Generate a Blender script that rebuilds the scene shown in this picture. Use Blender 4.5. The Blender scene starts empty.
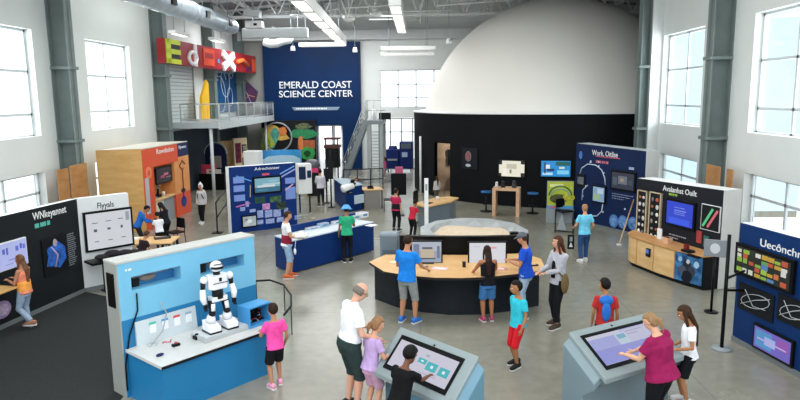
import bpy, math, random
from mathutils import Vector, Matrix
random.seed(7)
V = Vector
C = bpy.context.scene.collection
scene = bpy.context.scene
R_ = math.radians

# ------------------------------------------------------------------ camera
CAM = V((0, 0, 4.3)); FPX = 650.0
pit, rol, yaw = R_(9.02), R_(-0.613), R_(-1.743)
cf = V((math.sin(yaw)*math.cos(pit), math.cos(yaw)*math.cos(pit), -math.sin(pit)))
cr = V((math.cos(yaw), -math.sin(yaw), 0)); cu = cr.cross(cf)
cr, cu = cr*math.cos(rol)+cu*math.sin(rol), -cr*math.sin(rol)+cu*math.cos(rol)
cam = bpy.data.cameras.new('camera'); camo = bpy.data.objects.new('camera', cam); C.objects.link(camo)
cam.sensor_width = 36; cam.lens = 36*FPX/800; cam.clip_end = 300
camo.matrix_world = Matrix(((cr.x, cu.x, -cf.x, CAM.x), (cr.y, cu.y, -cf.y, CAM.y), (cr.z, cu.z, -cf.z, CAM.z), (0, 0, 0, 1)))
scene.camera = camo

# ------------------------------------------------------------------ world, lights, exposure
scene.view_settings.view_transform = 'Standard'; scene.view_settings.look = 'None'
scene.view_settings.gamma = 1; scene.view_settings.use_curve_mapping = False
scene.view_settings.exposure = 0.03
W = bpy.data.worlds.new('daylight'); scene.world = W; W.use_nodes = True
nt = W.node_tree; bg = nt.nodes['Background']
tc = nt.nodes.new('ShaderNodeTexCoord'); sp = nt.nodes.new('ShaderNodeSeparateXYZ'); rp = nt.nodes.new('ShaderNodeValToRGB')
nt.links.new(tc.outputs['Generated'], sp.inputs[0]); nt.links.new(sp.outputs['Z'], rp.inputs[0])
rp.color_ramp.elements[0].position = 0.0; rp.color_ramp.elements[0].color = (0.95, 0.97, 1.0, 1)
rp.color_ramp.elements[1].position = 0.5; rp.color_ramp.elements[1].color = (0.80, 0.90, 1.0, 1)
nt.links.new(rp.outputs[0], bg.inputs['Color']); bg.inputs['Strength'].default_value = 2.0
def area(name, loc, size, power, rot=(0, 0, 0), col=(1, 1, 1)):
    l = bpy.data.lights.new(name, 'AREA'); l.shape = 'RECTANGLE'; l.size, l.size_y = size; l.energy = power; l.color = col
    o = bpy.data.objects.new(name, l); C.objects.link(o); o.location = loc; o.rotation_euler = rot
    return o
# fill lamps added under the roof to brighten the hall, not real fittings
area('added_roof_fill', (-1.5, 4.5, 8.6), (12, 5), 700, col=(.98, 1, .98))
area('added_roof_fill', (-1.5, 14, 8.8), (13, 5), 750, col=(.98, 1, .98))
area('added_roof_fill', (-4.5, 23.5, 8.9), (9, 4), 550, col=(.98, 1, .98))
area('added_roof_fill', (-5, 33.5, 8.2), (8, 4), 1000, col=(.98, 1, 1))  # extra fill added to lift the dark back end and its wall
# daylight pressing in through the tall windows of both long walls
for yy in (10.5, 16.7, 22.9):
    area('window_daylight', (-11.6, yy, 4.8), (3.0, 2.8), 170, (R_(90), 0, R_(-90)), (.93, .97, 1))
for yy in (9.2, 15.4, 21.5):
    area('window_daylight', (9.2, yy, 4.8), (3.0, 2.8), 170, (R_(90), 0, R_(90)), (.93, .97, 1))

# ------------------------------------------------------------------ measuring: photo pixel -> point on a real plane
def ray(px, py): return cf + cr*((px-400)/FPX) - cu*((py-200)/FPX)
def at(px, py, z=0.0): d = ray(px, py); return CAM + d*((z-CAM.z)/d.z)
def atX(px, py, X): d = ray(px, py); return CAM + d*(X/d.x)
def atY(px, py, Y): d = ray(px, py); return CAM + d*(Y/d.y)
class Fr:
    """upright plane from ground point A to B; x runs A->B, y away from the viewer, z up"""
    def __init__(s, A, B):
        s.o = V((A[0], A[1], 0)); d = V((B[0]-A[0], B[1]-A[1], 0)); s.L = d.length; s.u = d/s.L; s.n = V((-s.u.y, s.u.x, 0))
        s.rz = math.atan2(s.u.y, s.u.x)
    def hit(s, px, py, y=0.0):
        d = ray(px, py); t = (y-(CAM-s.o).dot(s.n))/d.dot(s.n); P = CAM+d*t-s.o
        return P.dot(s.u), P.z
    def rect(s, px0, py0, px1, py1, y=0.0):
        a, b = s.hit(px0, py0, y), s.hit(px1, py1, y)
        return min(a[0], b[0]), max(a[0], b[0]), min(a[1], b[1]), max(a[1], b[1])
    def w(s, x, y, z=0): return s.o+s.u*x+s.n*y+V((0, 0, z))

# ------------------------------------------------------------------ materials
def lin(h):
    if not isinstance(h, str): return (*h, 1)
    c = [int(h[i:i+2], 16)/255 for i in (0, 2, 4)]
    return tuple([x/12.92 if x <= .04045 else ((x+.055)/1.055)**2.4 for x in c])+(1,)
MATS = {}
def mat(name, col, rough=.55, metal=0, var=.06, scale=9, bump=0, bscale=60, emit=0, spec=.4, col2=None, stretch=None):
    if name in MATS: return MATS[name]
    m = bpy.data.materials.new(name); m.use_nodes = True; t = m.node_tree; b = t.nodes['Principled BSDF']; MATS[name] = m
    c = lin(col); c2 = lin(col2) if col2 else tuple(min(1, x*(1+var)) for x in c[:3])+(1,)
    c1 = c if col2 else tuple(x*(1-var) for x in c[:3])+(1,)
    tcn = t.nodes.new('ShaderNodeTexCoord'); mp = t.nodes.new('ShaderNodeMapping'); t.links.new(tcn.outputs['Object'], mp.inputs[0])
    if stretch: mp.inputs['Scale'].default_value = stretch
    n = t.nodes.new('ShaderNodeTexNoise'); n.inputs['Scale'].default_value = scale; n.inputs['Detail'].default_value = 5
    t.links.new(mp.outputs[0], n.inputs['Vector'])
    r = t.nodes.new('ShaderNodeValToRGB'); r.color_ramp.elements[0].position = .32; r.color_ramp.elements[1].position = .68
    r.color_ramp.elements[0].color = c1; r.color_ramp.elements[1].color = c2
    t.links.new(n.outputs['Fac'], r.inputs[0]); t.links.new(r.outputs[0], b.inputs['Base Color'])
    b.inputs['Roughness'].default_value = rough; b.inputs['Metallic'].default_value = metal
    b.inputs['Specular IOR Level'].default_value = spec
    if not emit and .2126*c[0]+.7152*c[1]+.0722*c[2] < .06: b.inputs['Specular IOR Level'].default_value = min(spec, .15)
    if emit:
        t.links.remove(b.inputs['Base Color'].links[0]); b.inputs['Base Color'].default_value = (.015, .015, .018, 1)
        t.links.new(r.outputs[0], b.inputs['Emission Color']); b.inputs['Emission Strength'].default_value = emit
        b.inputs['Roughness'].default_value = .25
    if bump:
        n2 = t.nodes.new('ShaderNodeTexNoise'); n2.inputs['Scale'].default_value = bscale; t.links.new(mp.outputs[0], n2.inputs['Vector'])
        bp = t.nodes.new('ShaderNodeBump'); bp.inputs['Strength'].default_value = bump; bp.inputs['Distance'].default_value = .01
        t.links.new(n2.outputs['Fac'], bp.inputs['Height']); t.links.new(bp.outputs[0], b.inputs['Normal'])
    return m
def fab(hexc, name=None): return mat(name or 'fabric_'+hexc, hexc, .85, var=.12, scale=14, bump=.5, bscale=45, spec=.15)
def pnt(hexc, rough=.45): return mat('paint_%s_%d' % (hexc, rough*100), hexc, rough, var=.03, scale=4)
def scr(hexc, e=.8): return mat('screen_%s_%d' % (hexc, e*100), hexc, .2, var=.02, scale=3, emit=e, spec=.5)
def prt(hexc, hex2=None, scale=9): return mat('print_%s_%s' % (hexc, hex2), hexc, .4, col2=hex2, scale=scale, var=.05)
def tree_wood(name, a, b, stretch=(1, 1, 3), rough=.45): return mat(name, a, rough, col2=b, scale=2.0, stretch=stretch, spec=.35)

def floor_mat():
    m = bpy.data.materials.new('polished_concrete'); m.use_nodes = True; t = m.node_tree; b = t.nodes['Principled BSDF']
    L = t.links.new; N = t.nodes.new
    g = N('ShaderNodeNewGeometry'); n1 = N('ShaderNodeTexNoise'); n1.inputs['Scale'].default_value = .35; n1.inputs['Detail'].default_value = 8; n1.inputs['Roughness'].default_value = .65
    n2 = N('ShaderNodeTexNoise'); n2.inputs['Scale'].default_value = 5; n2.inputs['Detail'].default_value = 6
    L(g.outputs['Position'], n1.inputs['Vector']); L(g.outputs['Position'], n2.inputs['Vector'])
    r = N('ShaderNodeValToRGB'); r.color_ramp.elements[0].position = .3; r.color_ramp.elements[1].position = .72
    r.color_ramp.elements[0].color = lin('767367'); r.color_ramp.elements[1].color = lin('979487')
    mx = N('ShaderNodeMix'); mx.data_type = 'FLOAT'; mx.inputs[0].default_value = .35
    L(n1.outputs['Fac'], mx.inputs[2]); L(n2.outputs['Fac'], mx.inputs[3]); L(mx.outputs[0], r.inputs[0])
    # sawn joints every 4.5 m
    bk = N('ShaderNodeTexBrick'); bk.offset = 0; bk.inputs['Scale'].default_value = 1; bk.inputs['Brick Width'].default_value = 4.2; bk.inputs['Row Height'].default_value = 4.2
    bk.inputs['Mortar Size'].default_value = .014; bk.inputs['Color1'].default_value = (1, 1, 1, 1); bk.inputs['Color2'].default_value = (1, 1, 1, 1); bk.inputs['Mortar'].default_value = (.82, .81, .79, 1)
    L(g.outputs['Position'], bk.inputs['Vector'])
    mc = N('ShaderNodeMix'); mc.data_type = 'RGBA'; mc.blend_type = 'MULTIPLY'; mc.inputs[0].default_value = 1
    L(r.outputs[0], mc.inputs[6]); L(bk.outputs['Color'], mc.inputs[7]); L(mc.outputs[2], b.inputs['Base Color'])
    rr = N('ShaderNodeMapRange'); rr.inputs['To Min'].default_value = .16; rr.inputs['To Max'].default_value = .34
    L(n1.outputs['Fac'], rr.inputs[0]); L(rr.outputs[0], b.inputs['Roughness']); b.inputs['Specular IOR Level'].default_value = .5
    return m
def glass_mat():
    m = bpy.data.materials.new('window_glass'); m.use_nodes = True; t = m.node_tree; t.nodes.clear()
    o = t.nodes.new('ShaderNodeOutputMaterial'); mx = t.nodes.new('ShaderNodeMixShader'); tr = t.nodes.new('ShaderNodeBsdfTransparent'); gl = t.nodes.new('ShaderNodeBsdfGlossy')
    tr.inputs[0].default_value = (.96, .985, .98, 1); gl.inputs['Roughness'].default_value = .03; mx.inputs[0].default_value = .05
    t.links.new(tr.outputs[0], mx.inputs[1]); t.links.new(gl.outputs[0], mx.inputs[2]); t.links.new(mx.outputs[0], o.inputs[0])
    return m
M_FLOOR = floor_mat(); M_GLASS = glass_mat()
M_WALL = mat('painted_wall', 'dce0de', .7, var=.02, scale=1.2, bump=.08, bscale=30)
M_WALLG = mat('painted_wall_grey', '8f8f8b', .7, var=.03, scale=1.2)
M_STEEL = mat('painted_steel_column', '6f7c7a', .5, var=.06, scale=3)
M_FRAME = mat('white_window_frame', 'cfd6d8', .4, var=.02)
M_DECK = mat('roof_deck', '8a8c8d', .7, var=.2, scale=1.5)
M_TRUSS = mat('white_truss', 'd5d8d8', .5, var=.05)
M_GALV = mat('galvanised_duct', 'aeb9c2', .35, metal=.35, var=.12, scale=3)
M_CHAR = pnt('17191c', .5); M_BLACK = pnt('0b0c0e', .35); M_WHITE = pnt('e6e7e6', .4); M_GREY = pnt('8e9699', .45)
M_BLUE = pnt('0a2e68', .45); M_NAVY = pnt('0f1f45', .45); M_SILVER = mat('brushed_metal', 'b8bdc0', .3, metal=.8, var=.05)
M_OAK = tree_wood('honey_oak', 'c99a58', 'd6ab6c'); M_PINE = tree_wood('pale_ply', 'cfa36a', 'e0bc88'); M_BROWN = tree_wood('brown_ply', 'a4713f', 'b98757')
M_PINKW = tree_wood('pinkish_beech', 'c99b78', 'd8b08e')
M_RUB = pnt('1a1a1b', .8)

# ------------------------------------------------------------------ mesh builder
class MB:
    def __init__(s): s.v = []; s.f = []; s.m = []; s.mats = []; s.sm = []
    def mi(s, m):
        if m not in s.mats: s.mats.append(m)
        return s.mats.index(m)
    def add(s, vs, fs, m, smooth=False):
        k = len(s.v); s.v += [tuple(v) for v in vs]; i = s.mi(m)
        for f in fs: s.f.append([k+a for a in f]); s.m.append(i); s.sm.append(smooth)
        return s
    def box(s, x0, x1, y0, y1, z0, z1, m):
        return s.add([(x0, y0, z0), (x1, y0, z0), (x1, y1, z0), (x0, y1, z0), (x0, y0, z1), (x1, y0, z1), (x1, y1, z1), (x0, y1, z1)],
                     [(3, 2, 1, 0), (4, 5, 6, 7), (0, 1, 5, 4), (1, 2, 6, 5), (2, 3, 7, 6), (3, 0, 4, 7)], m)
    def bar(s, a, b, w, h, m):
        a, b = V(a), V(b); d = (b-a).normalized(); up = V((0, 0, 1)) if abs(d.z) < .95 else V((0, 1, 0))
        r = d.cross(up).normalized()*w/2; u = r.cross(d).normalized()*h/2
        vs = [a-r-u, a+r-u, a+r+u, a-r+u, b-r-u, b+r-u, b+r+u, b-r+u]
        return s.add(vs, [(0, 1, 2, 3), (7, 6, 5, 4), (0, 4, 5, 1), (1, 5, 6, 2), (2, 6, 7, 3), (3, 7, 4, 0)], m)
    def tube(s, pts, rads, m, seg=10, el=None, cap=True):
        """swept round/elliptical tube; el = (side vector, side factor, other factor)"""
        pts = [V(p) for p in pts]; n = len(pts)
        if not hasattr(rads, '__len__'): rads = [rads]*n
        ref = V(el[0]).normalized() if el else None; vs = []; prev = None
        for i, p in enumerate(pts):
            d = (pts[min(i+1, n-1)]-pts[max(i-1, 0)]).normalized()
            if ref: a = (ref-d*ref.dot(d)).normalized()
            elif prev is None: a = d.orthogonal().normalized()
            else: a = (prev-d*prev.dot(d)).normalized()
            prev = a; b = d.cross(a); r = rads[i]; ra, rb = (r if isinstance(r, tuple) else (r, r))
            for k in range(seg):
                t = 2*math.pi*k/seg; vs.append(p+a*math.cos(t)*ra+b*math.sin(t)*rb)
        fs = [(i*seg+k, i*seg+(k+1) % seg, (i+1)*seg+(k+1) % seg, (i+1)*seg+k) for i in range(n-1) for k in range(seg)]
        if cap: fs += [tuple(range(seg-1, -1, -1)), tuple((n-1)*seg+k for k in range(seg))]
        return s.add(vs, fs, m, True)
    def ell(s, c, r, m, M=None, seg=14, rings=9, fn=None):
        c = V(c); vs = []; fs = []
        for i in range(rings+1):
            th = math.pi*i/rings
            for k in range(seg):
                ph = 2*math.pi*k/seg; d = V((math.sin(th)*math.cos(ph), math.sin(th)*math.sin(ph), math.cos(th)))
                q = fn(d) if fn else 1.0
                p = V((d.x*r[0]*q, d.y*r[1]*q, d.z*r[2]*q))
                vs.append(c+(M@p if M else p))
        for i in range(rings):
            for k in range(seg): fs.append((i*seg+k, (i+1)*seg+k, (i+1)*seg+(k+1) % seg, i*seg+(k+1) % seg))
        return s.add(vs, fs, m, True)
    def cyl(s, c, r, h, m, seg=20, r2=None):
        return s.tube([(c[0], c[1], c[2]), (c[0], c[1], c[2]+h)], [r, r2 if r2 is not None else r], m, seg)
    def prism(s, pts, z0, z1, m, mtop=None, z1f=None):
        n = len(pts); vs = [(p[0], p[1], z0) for p in pts]+[(p[0], p[1], z1f(p) if z1f else z1) for p in pts]
        s.add(vs, [tuple(range(n-1, -1, -1))]+[(i, (i+1) % n, n+(i+1) % n, n+i) for i in range(n)], m)
        return s.add(vs[n:], [tuple(range(n))], mtop or m)
    def xz(s, pts, y0, y1, m):   # outline in x,z extruded from y0 (front) to y1
        n = len(pts); vs = [(p[0], y0, p[1]) for p in pts]+[(p[0], y1, p[1]) for p in pts]
        return s.add(vs, [tuple(range(n)), tuple(range(2*n-1, n-1, -1))]+[(i, n+i, n+(i+1) % n, (i+1) % n) for i in range(n)], m)
    def disc(s, x, z, rx, rz, y0, y1, m, seg=20): return s.xz([(x+rx*math.cos(2*math.pi*k/seg), z+rz*math.sin(2*math.pi*k/seg)) for k in range(seg)], y0, y1, m)
    def build(s, name, parent=None, bevel=0):
        me = bpy.data.meshes.new(name); me.from_pydata([tuple(v) for v in s.v], [], s.f)
        for m in s.mats: me.materials.append(m)
        for p, i, q in zip(me.polygons, s.m, s.sm): p.material_index = i; p.use_smooth = q
        me.update(); o = bpy.data.objects.new(name, me); C.objects.link(o)
        if parent: o.parent = parent
        if bevel:
            b = o.modifiers.new('bevel', 'BEVEL'); b.width = bevel; b.segments = 2; b.limit_method = 'ANGLE'
        return o
def tag(o, label=None, cat=None, group=None, kind=None):
    for k, v in (('label', label), ('category', cat), ('group', group), ('kind', kind)):
        if v: o[k] = v
    return o
def thing(name, loc, rz=0, label=None, cat=None, group=None, kind=None):
    o = bpy.data.objects.new(name, None); o.empty_display_size = .2; C.objects.link(o); o.location = V(loc); o.rotation_euler = (0, 0, rz)
    return tag(o, label, cat, group, kind)
def copy_tree(o, parent=None):
    c = o.copy(); C.objects.link(c); c.parent = parent
    for ch in [x for x in bpy.data.objects if x.parent == o]: copy_tree(ch, c)
    return c
def text(name, s_, x, z, y, height, m, parent, align='LEFT', depth=.006, squeeze=1.0, width=None):
    cu_ = bpy.data.curves.new('t', 'FONT'); cu_.body = s_; cu_.align_x = align; cu_.size = height/.7; cu_.extrude = depth/2; cu_.offset = height*.006
    o = bpy.data.objects.new('t', cu_); C.objects.link(o); bpy.context.view_layer.update()
    me = bpy.data.meshes.new_from_object(o.evaluated_get(bpy.context.evaluated_depsgraph_get())); bpy.data.objects.remove(o)
    if width:
        xs = [v.co.x for v in me.vertices]; squeeze = width/max(1e-4, max(xs)-min(xs))
    for v in me.vertices: a, b, c = v.co; v.co = (x+a*squeeze, y-c-depth/2, z+b)
    me.materials.clear(); me.materials.append(m)
    t = bpy.data.objects.new(name, me); C.objects.link(t); t.parent = parent; me.name = name
    return t
def scribble(mb, x0, x1, z0, z1, y, m, lines=4, fill=.55, d=.004):
    """illegible small print: rows of short bars"""
    h = (z1-z0)/lines
    for i in range(lines):
        x = x0; zt = z1-i*h; end = x0+(x1-x0)*(random.uniform(.75, 1) if i < lines-1 else random.uniform(.4, .8))
        while x < end:
            w = random.uniform(.6, 2.2)*h*.8; w = min(w, end-x+.001); mb.box(x, x+w, y-d, y, zt-h*fill, zt, m); x += w+h*.35
def display(parent, r, y, face, frame=M_BLACK, bez=.035, dep=.05, name='display', deco=None, label=None):
    """flat monitor on a panel: frame part > screen sub-part"""
    x0, x1, z0, z1 = r; b = MB()
    b.box(x0, x1, y-dep, y-.001, z0, z1, frame)
    f = b.build(name, parent, .006)
    s = MB(); s.box(x0+bez, x1-bez, y-dep-.003, y-dep+.01, z0+bez, z1-bez, face)
    if deco: deco(s, x0+bez, x1-bez, z0+bez, z1-bez, y-dep-.003)
    s.build('screen', f)
    return f
def rects(lst):
    def fn(s, x0, x1, z0, z1, y):
        W_, H_ = x1-x0, z1-z0
        for i, (a, b, c, d, m) in enumerate(lst): s.box(x0+a*W_, x0+b*W_, y-.002-.0004*i, y, z0+c*H_, z0+d*H_, m)
    return fn
REMESH = []
# ================================================================== THE SETTING
YB_ = 39.0
tag(MB().box(-11.13, 8.74, -3, 24, -.25, 0, M_FLOOR).box(-11.13, 13.9, 24, YB_+.3, -.25, 0, M_FLOOR).build('floor'), kind='structure')
XL, XR, ZC, YB = -10.81, 8.42, 9.3, 39.0
def side_wall(name, X, out, y0, y1, holes):
    b = MB(); xa, xb = (X-.32, X) if out < 0 else (X, X+.32); ys = sorted({y0, y1, *[h for q in holes for h in q[:2]]})
    for i in range(len(ys)-1):
        a, c = ys[i], ys[i+1]; hs = sorted([(q[2], q[3]) for q in holes if q[0] <= a+1e-4 and q[1] >= c-1e-4]); z = 0
        for h in hs: b.box(xa, xb, a, c, z, h[0], M_WALL); z = h[1]
        b.box(xa, xb, a, c, z, ZC+1, M_WALL)
    return tag(b.build(name), kind='structure')
WZ = (3.28, 6.27); LZ = (.85, 2.27)
LW = [(8.9, 12.15), (15.1, 18.37), (21.3, 24.56)]; RW = [(7.55, 10.8), (13.75, 17.0), (19.9, 23.15)]
side_wall('wall_left', XL, -1, 4, YB, [(*w, *z) for w in LW for z in (WZ, LZ)])
side_wall('wall_right', XR, 1, 4, 23.9, [(*w, *z) for w in RW for z in (WZ, LZ)])
wn = 0
def window(X, out, y0, y1, z0, z1, rows):
    global wn; wn += 1
    t = thing('window_%d' % wn, (X, (y0+y1)/2, z0), kind='structure'); x = .2*out; h = z1-z0; w = (y1-y0)/2; b = MB()
    def B(a, c, d, e, tk=.05): b.box(min(x, x+tk*out), max(x, x+tk*out), a, c, d, e, M_FRAME)
    for a in (-w, -.04, w-.08): B(a, a+.08, 0, h)
    for s in (-1, 1):
        B(s*w*.5-.012+s*w*.38, s*w*.5+.012+s*w*.38, 0, h, .03)
    zs = [0]+[r*h for r in rows]+[h-.07]
    for z in zs: B(-w, w, z, z+.07, .06)
    b.build('window_frame', t)
    MB().box(min(x+.02*out, x+.03*out), max(x+.02*out, x+.03*out), -w, w, 0, h, M_GLASS).build('pane', t)
    MB().box(min(0, .2*out), max(0, .2*out), -w+.001, w-.001, -.0, .025, M_WHITE).build('window_sill', t)
for X, out, ws in ((XL, -1, LW), (XR, 1, RW)):
    for (a, c) in ws:
        window(X, out, a, c, *WZ, (.2, .6)); window(X, out, a, c, *LZ, (.55,))
# back wall, with lobby door, glazed storefront and high window
def wall_y(name, Y, x0, x1, holes, m, th=.3, zt=ZC+1):
    b = MB(); xs = sorted({x0, x1, *[h for q in holes for h in q[:2]]})
    for i in range(len(xs)-1):
        a, c = xs[i], xs[i+1]; hs = sorted([(q[2], q[3]) for q in holes if q[0] <= a+1e-4 and q[1] >= c-1e-4]); z = 0
        for h in hs:
            if h[0] > z: b.box(a, c, Y, Y+th, z, h[0], m)
            z = h[1]
        b.box(a, c, Y, Y+th, z, zt, m)
    return tag(b.build(name), kind='structure')
dA, dB = atY(317.5, 125, YB), atY(342, 125, YB)
hA, hB = atY(380, 70, YB), atY(452, 107, YB)
sA, sB = atY(379, 118, YB), atY(424, 170, YB)
wall_y('wall_back', YB, XL, 13.9, [(dA.x, dB.x, 0, dA.z), (hA.x, hB.x, hB.z, hA.z), (sA.x, sB.x, 0.02, sA.z)], M_WALL)
tag(MB().box(XL+.001, atY(265, 60, YB).x, YB-.03, YB-.001, 0, ZC, M_WALLG).build('trim_1'), kind='structure')   # grey strip of wall between balcony and sign
tag(MB().box(13.6, 13.9, 24.15, 39.3, 0, ZC+1, M_WALL).build('wall_right_far'), kind='structure')
M_EXT = mat('pale_blue_cladding', 'c4d6e2', .6, var=.04, scale=.8)
tag(MB().box(8.74, 13.9, 23.95, 24.15, 0, ZC+1, M_EXT).build('wall_right_outer'), kind='structure')
def wallwin(n, A, B, cols, rowz, m=M_FRAME):
    t = thing('window_%d' % n, (A.x, YB, B.z if B.z > .1 else 0), kind='structure'); w = B.x-A.x; h = A.z-max(B.z, 0.02); b = MB()
    for i in range(cols+1): b.box(w*i/cols-.04, w*i/cols+.04, .08, .14, 0, h, m)
    for z in [0, *[r*h for r in rowz], h-.06]: b.box(0, w, .08, .14, z, z+.06, m)
    b.build('window_frame', t); MB().box(0, w, .1, .11, 0, h, M_GLASS).build('pane', t)
wallwin(20, hA, hB, 4, (.25, .6)); wallwin(21, V((sA.x, 0, sA.z)), V((sB.x, 0, 0)), 4, (.72,), pnt('9aa2a6'))
t = thing('door_1', (dA.x, YB, 0), kind='structure'); w = dB.x-dA.x
MB().box(-.02, .06, -.03, .3, 0, dA.z, M_WHITE).box(w-.06, w+.02, -.03, .3, 0, dA.z, M_WHITE).box(-.02, w+.02, -.03, .3, dA.z-.08, dA.z+.02, M_WHITE).build('door_frame', t)
MB().box(w*.55, w*.6, .3, 1.3, 0, dA.z-.1, pnt('9fa6aa')).build('door_leaf', t)
# corridor behind the door
tag(MB().box(dA.x-1.2, dA.x-1.1, YB+.3, YB+5, 0, 3, M_WALL).box(dB.x+1.1, dB.x+1.2, YB+.3, YB+5, 0, 3, M_WALL).box(dA.x-1.2, dB.x+1.2, YB+.3, YB+5, 3, 3.1, M_WALL).build('wall_corridor'), kind='structure')
tag(MB().box(-10, 4, YB+.3, 46, -.27, -.02, M_FLOOR).build('floor_corridor'), kind='structure')

# ceiling: pitched deck, purlins
b = MB()
for (xa, za, xb, zb, ya, yb) in ((XL-.3, 9.15, -1, 10.2, 2, 39.3), (-1, 10.2, XR+.3, 9.61, 2, 39.3), (XR+.3, 9.61, 13.9, 9.28, 23.9, 39.3)):
    b.add([(xa, ya, za), (xb, ya, zb), (xb, yb, zb), (xa, yb, za), (xa, ya, za+.2), (xb, ya, zb+.2), (xb, yb, zb+.2), (xa, yb, za+.2)],
          [(3, 2, 1, 0), (4, 5, 6, 7), (0, 1, 5, 4), (1, 2, 6, 5), (2, 3, 7, 6), (3, 0, 4, 7)], M_DECK)
tag(b.build('ceiling'), kind='structure')
def roofz(x): return 9.15+(x-XL)*(1.05/9.81) if x < -1 else 10.2-(x+1)*(1.2/19.3)
tn = 2
def struct_mb(mb, parent=None):
    global tn
    o = mb.build('trim_%d' % tn); tn += 1
    return tag(o, kind='structure')
for Yt, x1 in ((20.0, XR-.4), (26.8, XR+6), (30.2, 13), (33.6, 13), (36.8, 13)):
    b = MB(); n = 20; zlo = 8.35 if Yt > 21 else 8.5
    if Yt in (30.2, 36.8): zlo = 8.7
    xs = [XL+.15+(x1-XL-.15)*i/n for i in range(n+1)]
    if Yt < 31:  # the dome fills this bay
        pass
    b.bar((xs[0], Yt, zlo), (xs[-1], Yt, zlo), .13, .13, M_TRUSS)
    b.bar((xs[0], Yt, roofz(xs[0])-.12), (-1, Yt, 10.1), .13, .13, M_TRUSS); b.bar((-1, Yt, 10.1), (xs[-1], Yt, roofz(xs[-1])-.12), .13, .13, M_TRUSS)
    for i in range(n):
        a, c = xs[i], xs[i+1]; mx_ = (a+c)/2
        b.tube([(a, Yt, zlo), (mx_, Yt, roofz(mx_)-.12)], .04, M_TRUSS, 6); b.tube([(mx_, Yt, roofz(mx_)-.12), (c, Yt, zlo)], .04, M_TRUSS, 6)
    if Yt in (26.8, 30.2): # stop short of the dome
        b = MB(); xe = 1.2 if Yt == 26.8 else .6; n = 9; xs = [XL+.15+(xe-XL-.15)*i/n for i in range(n+1)]
        b.bar((xs[0], Yt, zlo), (xs[-1], Yt, zlo), .13, .13, M_TRUSS); b.bar((xs[0], Yt, roofz(xs[0])-.12), (-1, Yt, 10.1), .13, .13, M_TRUSS)
        for i in range(n):
            a, c = xs[i], xs[i+1]; mx_ = (a+c)/2
            b.tube([(a, Yt, zlo), (mx_, Yt, roofz(mx_)-.12)], .04, M_TRUSS, 6); b.tube([(mx_, Yt, roofz(mx_)-.12), (c, Yt, zlo)], .04, M_TRUSS, 6)
    struct_mb(b)
b = MB()
random.seed(21)
for i in range(26):   # conduits, sprinkler lines and bracing between the joists
    x = random.uniform(-10, 3.5); yy = random.uniform(27, 38); z = random.uniform(8.0, 9.0)
    if random.random() < .5: b.tube([(x, yy, z), (x+random.uniform(1.5, 4), yy+random.uniform(-.3, .3), z+random.uniform(-.1, .3))], .03, M_TRUSS, 5)
    else: b.tube([(x, yy, z), (x+random.uniform(-.4, .4), min(38.5, yy+random.uniform(2, 5)), z+random.uniform(0, .4))], .035, M_TRUSS, 5)
    b.tube([(x, yy, z), (x, yy, roofz(x)-.1)], .012, M_TRUSS, 4)
struct_mb(b)
b = MB()
for x in (-9.2, -7.4, -5.6, -3.8, -2, -.2, 1.6, 3.4, 5.2, 7, 9, 11): b.bar((x, 26.5, roofz(x)-.2), (x, YB, roofz(x)-.2), .1, .2, M_TRUSS)
struct_mb(b)
# pale box beam across the back wall
bA, bB = atY(238, 37, YB-.3), atY(478, 38, YB-.3)
struct_mb(MB().box(bA.x, 9, YB-.5, YB-.01, bA.z-.25, bA.z+.3, pnt('c4c8c8')))
# steel columns on both long walls
def column(X, out, y, zt=ZC+.2, d=.55):
    b = MB(); x0 = X-out*.005
    for q in (x0, x0-out*(d-.03)): b.box(min(q, q-out*.03), max(q, q-out*.03), y-.2, y+.2, 0, zt, M_STEEL)
    b.box(min(x0, x0-out*d), max(x0, x0-out*d), y-.015, y+.015, 0, zt, M_STEEL)
    for z in (3.05, 5.2): b.box(min(x0, x0-out*(d+.06)), max(x0, x0-out*(d+.06)), y-.24, y+.24, z, z+.09, M_STEEL)
    return struct_mb(b)
for y in (13.2, 19.35, 26.75, 33.1, 38.6): column(XL, -1, y)
for y in (12.2, 18.25): column(XR, 1, y)
column(8.05, 1, 23.5, d=.32)
tag(MB().box(8.055, XR, 23.25, 23.9, 0, ZC+1, M_WALL).build('trim_60'), kind='structure')
# wooden column guards, leaning boards
def board(X, out, y0, y1, h, off, lab, th=.04):
    o = MB().box(min(X-out*off, X-out*(off+th)), max(X-out*off, X-out*(off+th)), y0, y1, 0, h, M_BROWN).build('wooden_board', None, .005)
    tag(o, lab, 'board', 'brown boards guarding the wall columns')
bq = [atX(a, c, XL+.64) for a, c in ((57, 170), (67.5, 168), (69.5, 166), (86, 163))]; br = [atX(a, c, XR-.64) for a, c in ((720.5, 167), (707, 164), (733, 170), (727.5, 169))]
board(XL, -1, bq[0].y, bq[1].y, bq[0].z, .62, 'narrow brown board standing left of the left wall column')
board(XL, -1, bq[2].y, bq[3].y, bq[2].z, .62, 'wide brown board standing right of the left wall column')
board(XR, 1, br[0].y, br[1].y, br[0].z, .62, 'wide brown board standing left of the right wall column')
board(XR, 1, br[2].y, br[3].y, br[2].z, .62, 'narrow brown board standing right of the right wall column')
# small wall boxes
q = atX(74.5, 114, XL); tag(MB().box(XL, XL+.12, q.y-.18, q.y+.18, q.z-.2, q.z+.2, pnt('e4ddc8')).box(XL+.12, XL+.125, q.y-.1, q.y+.1, q.z-.12, q.z+.08, pnt('c08a5a')).build('wall_box', None, .01), 'small cream box on white wall right of the left column', 'box')
q = atX(714, 112, XR); tag(MB().box(XR-.12, XR, q.y-.18, q.y+.18, q.z-.25, q.z+.25, pnt('d8d6c4')).build('wall_box', None, .01), 'small cream box on white wall left of the right column', 'box')

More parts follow.
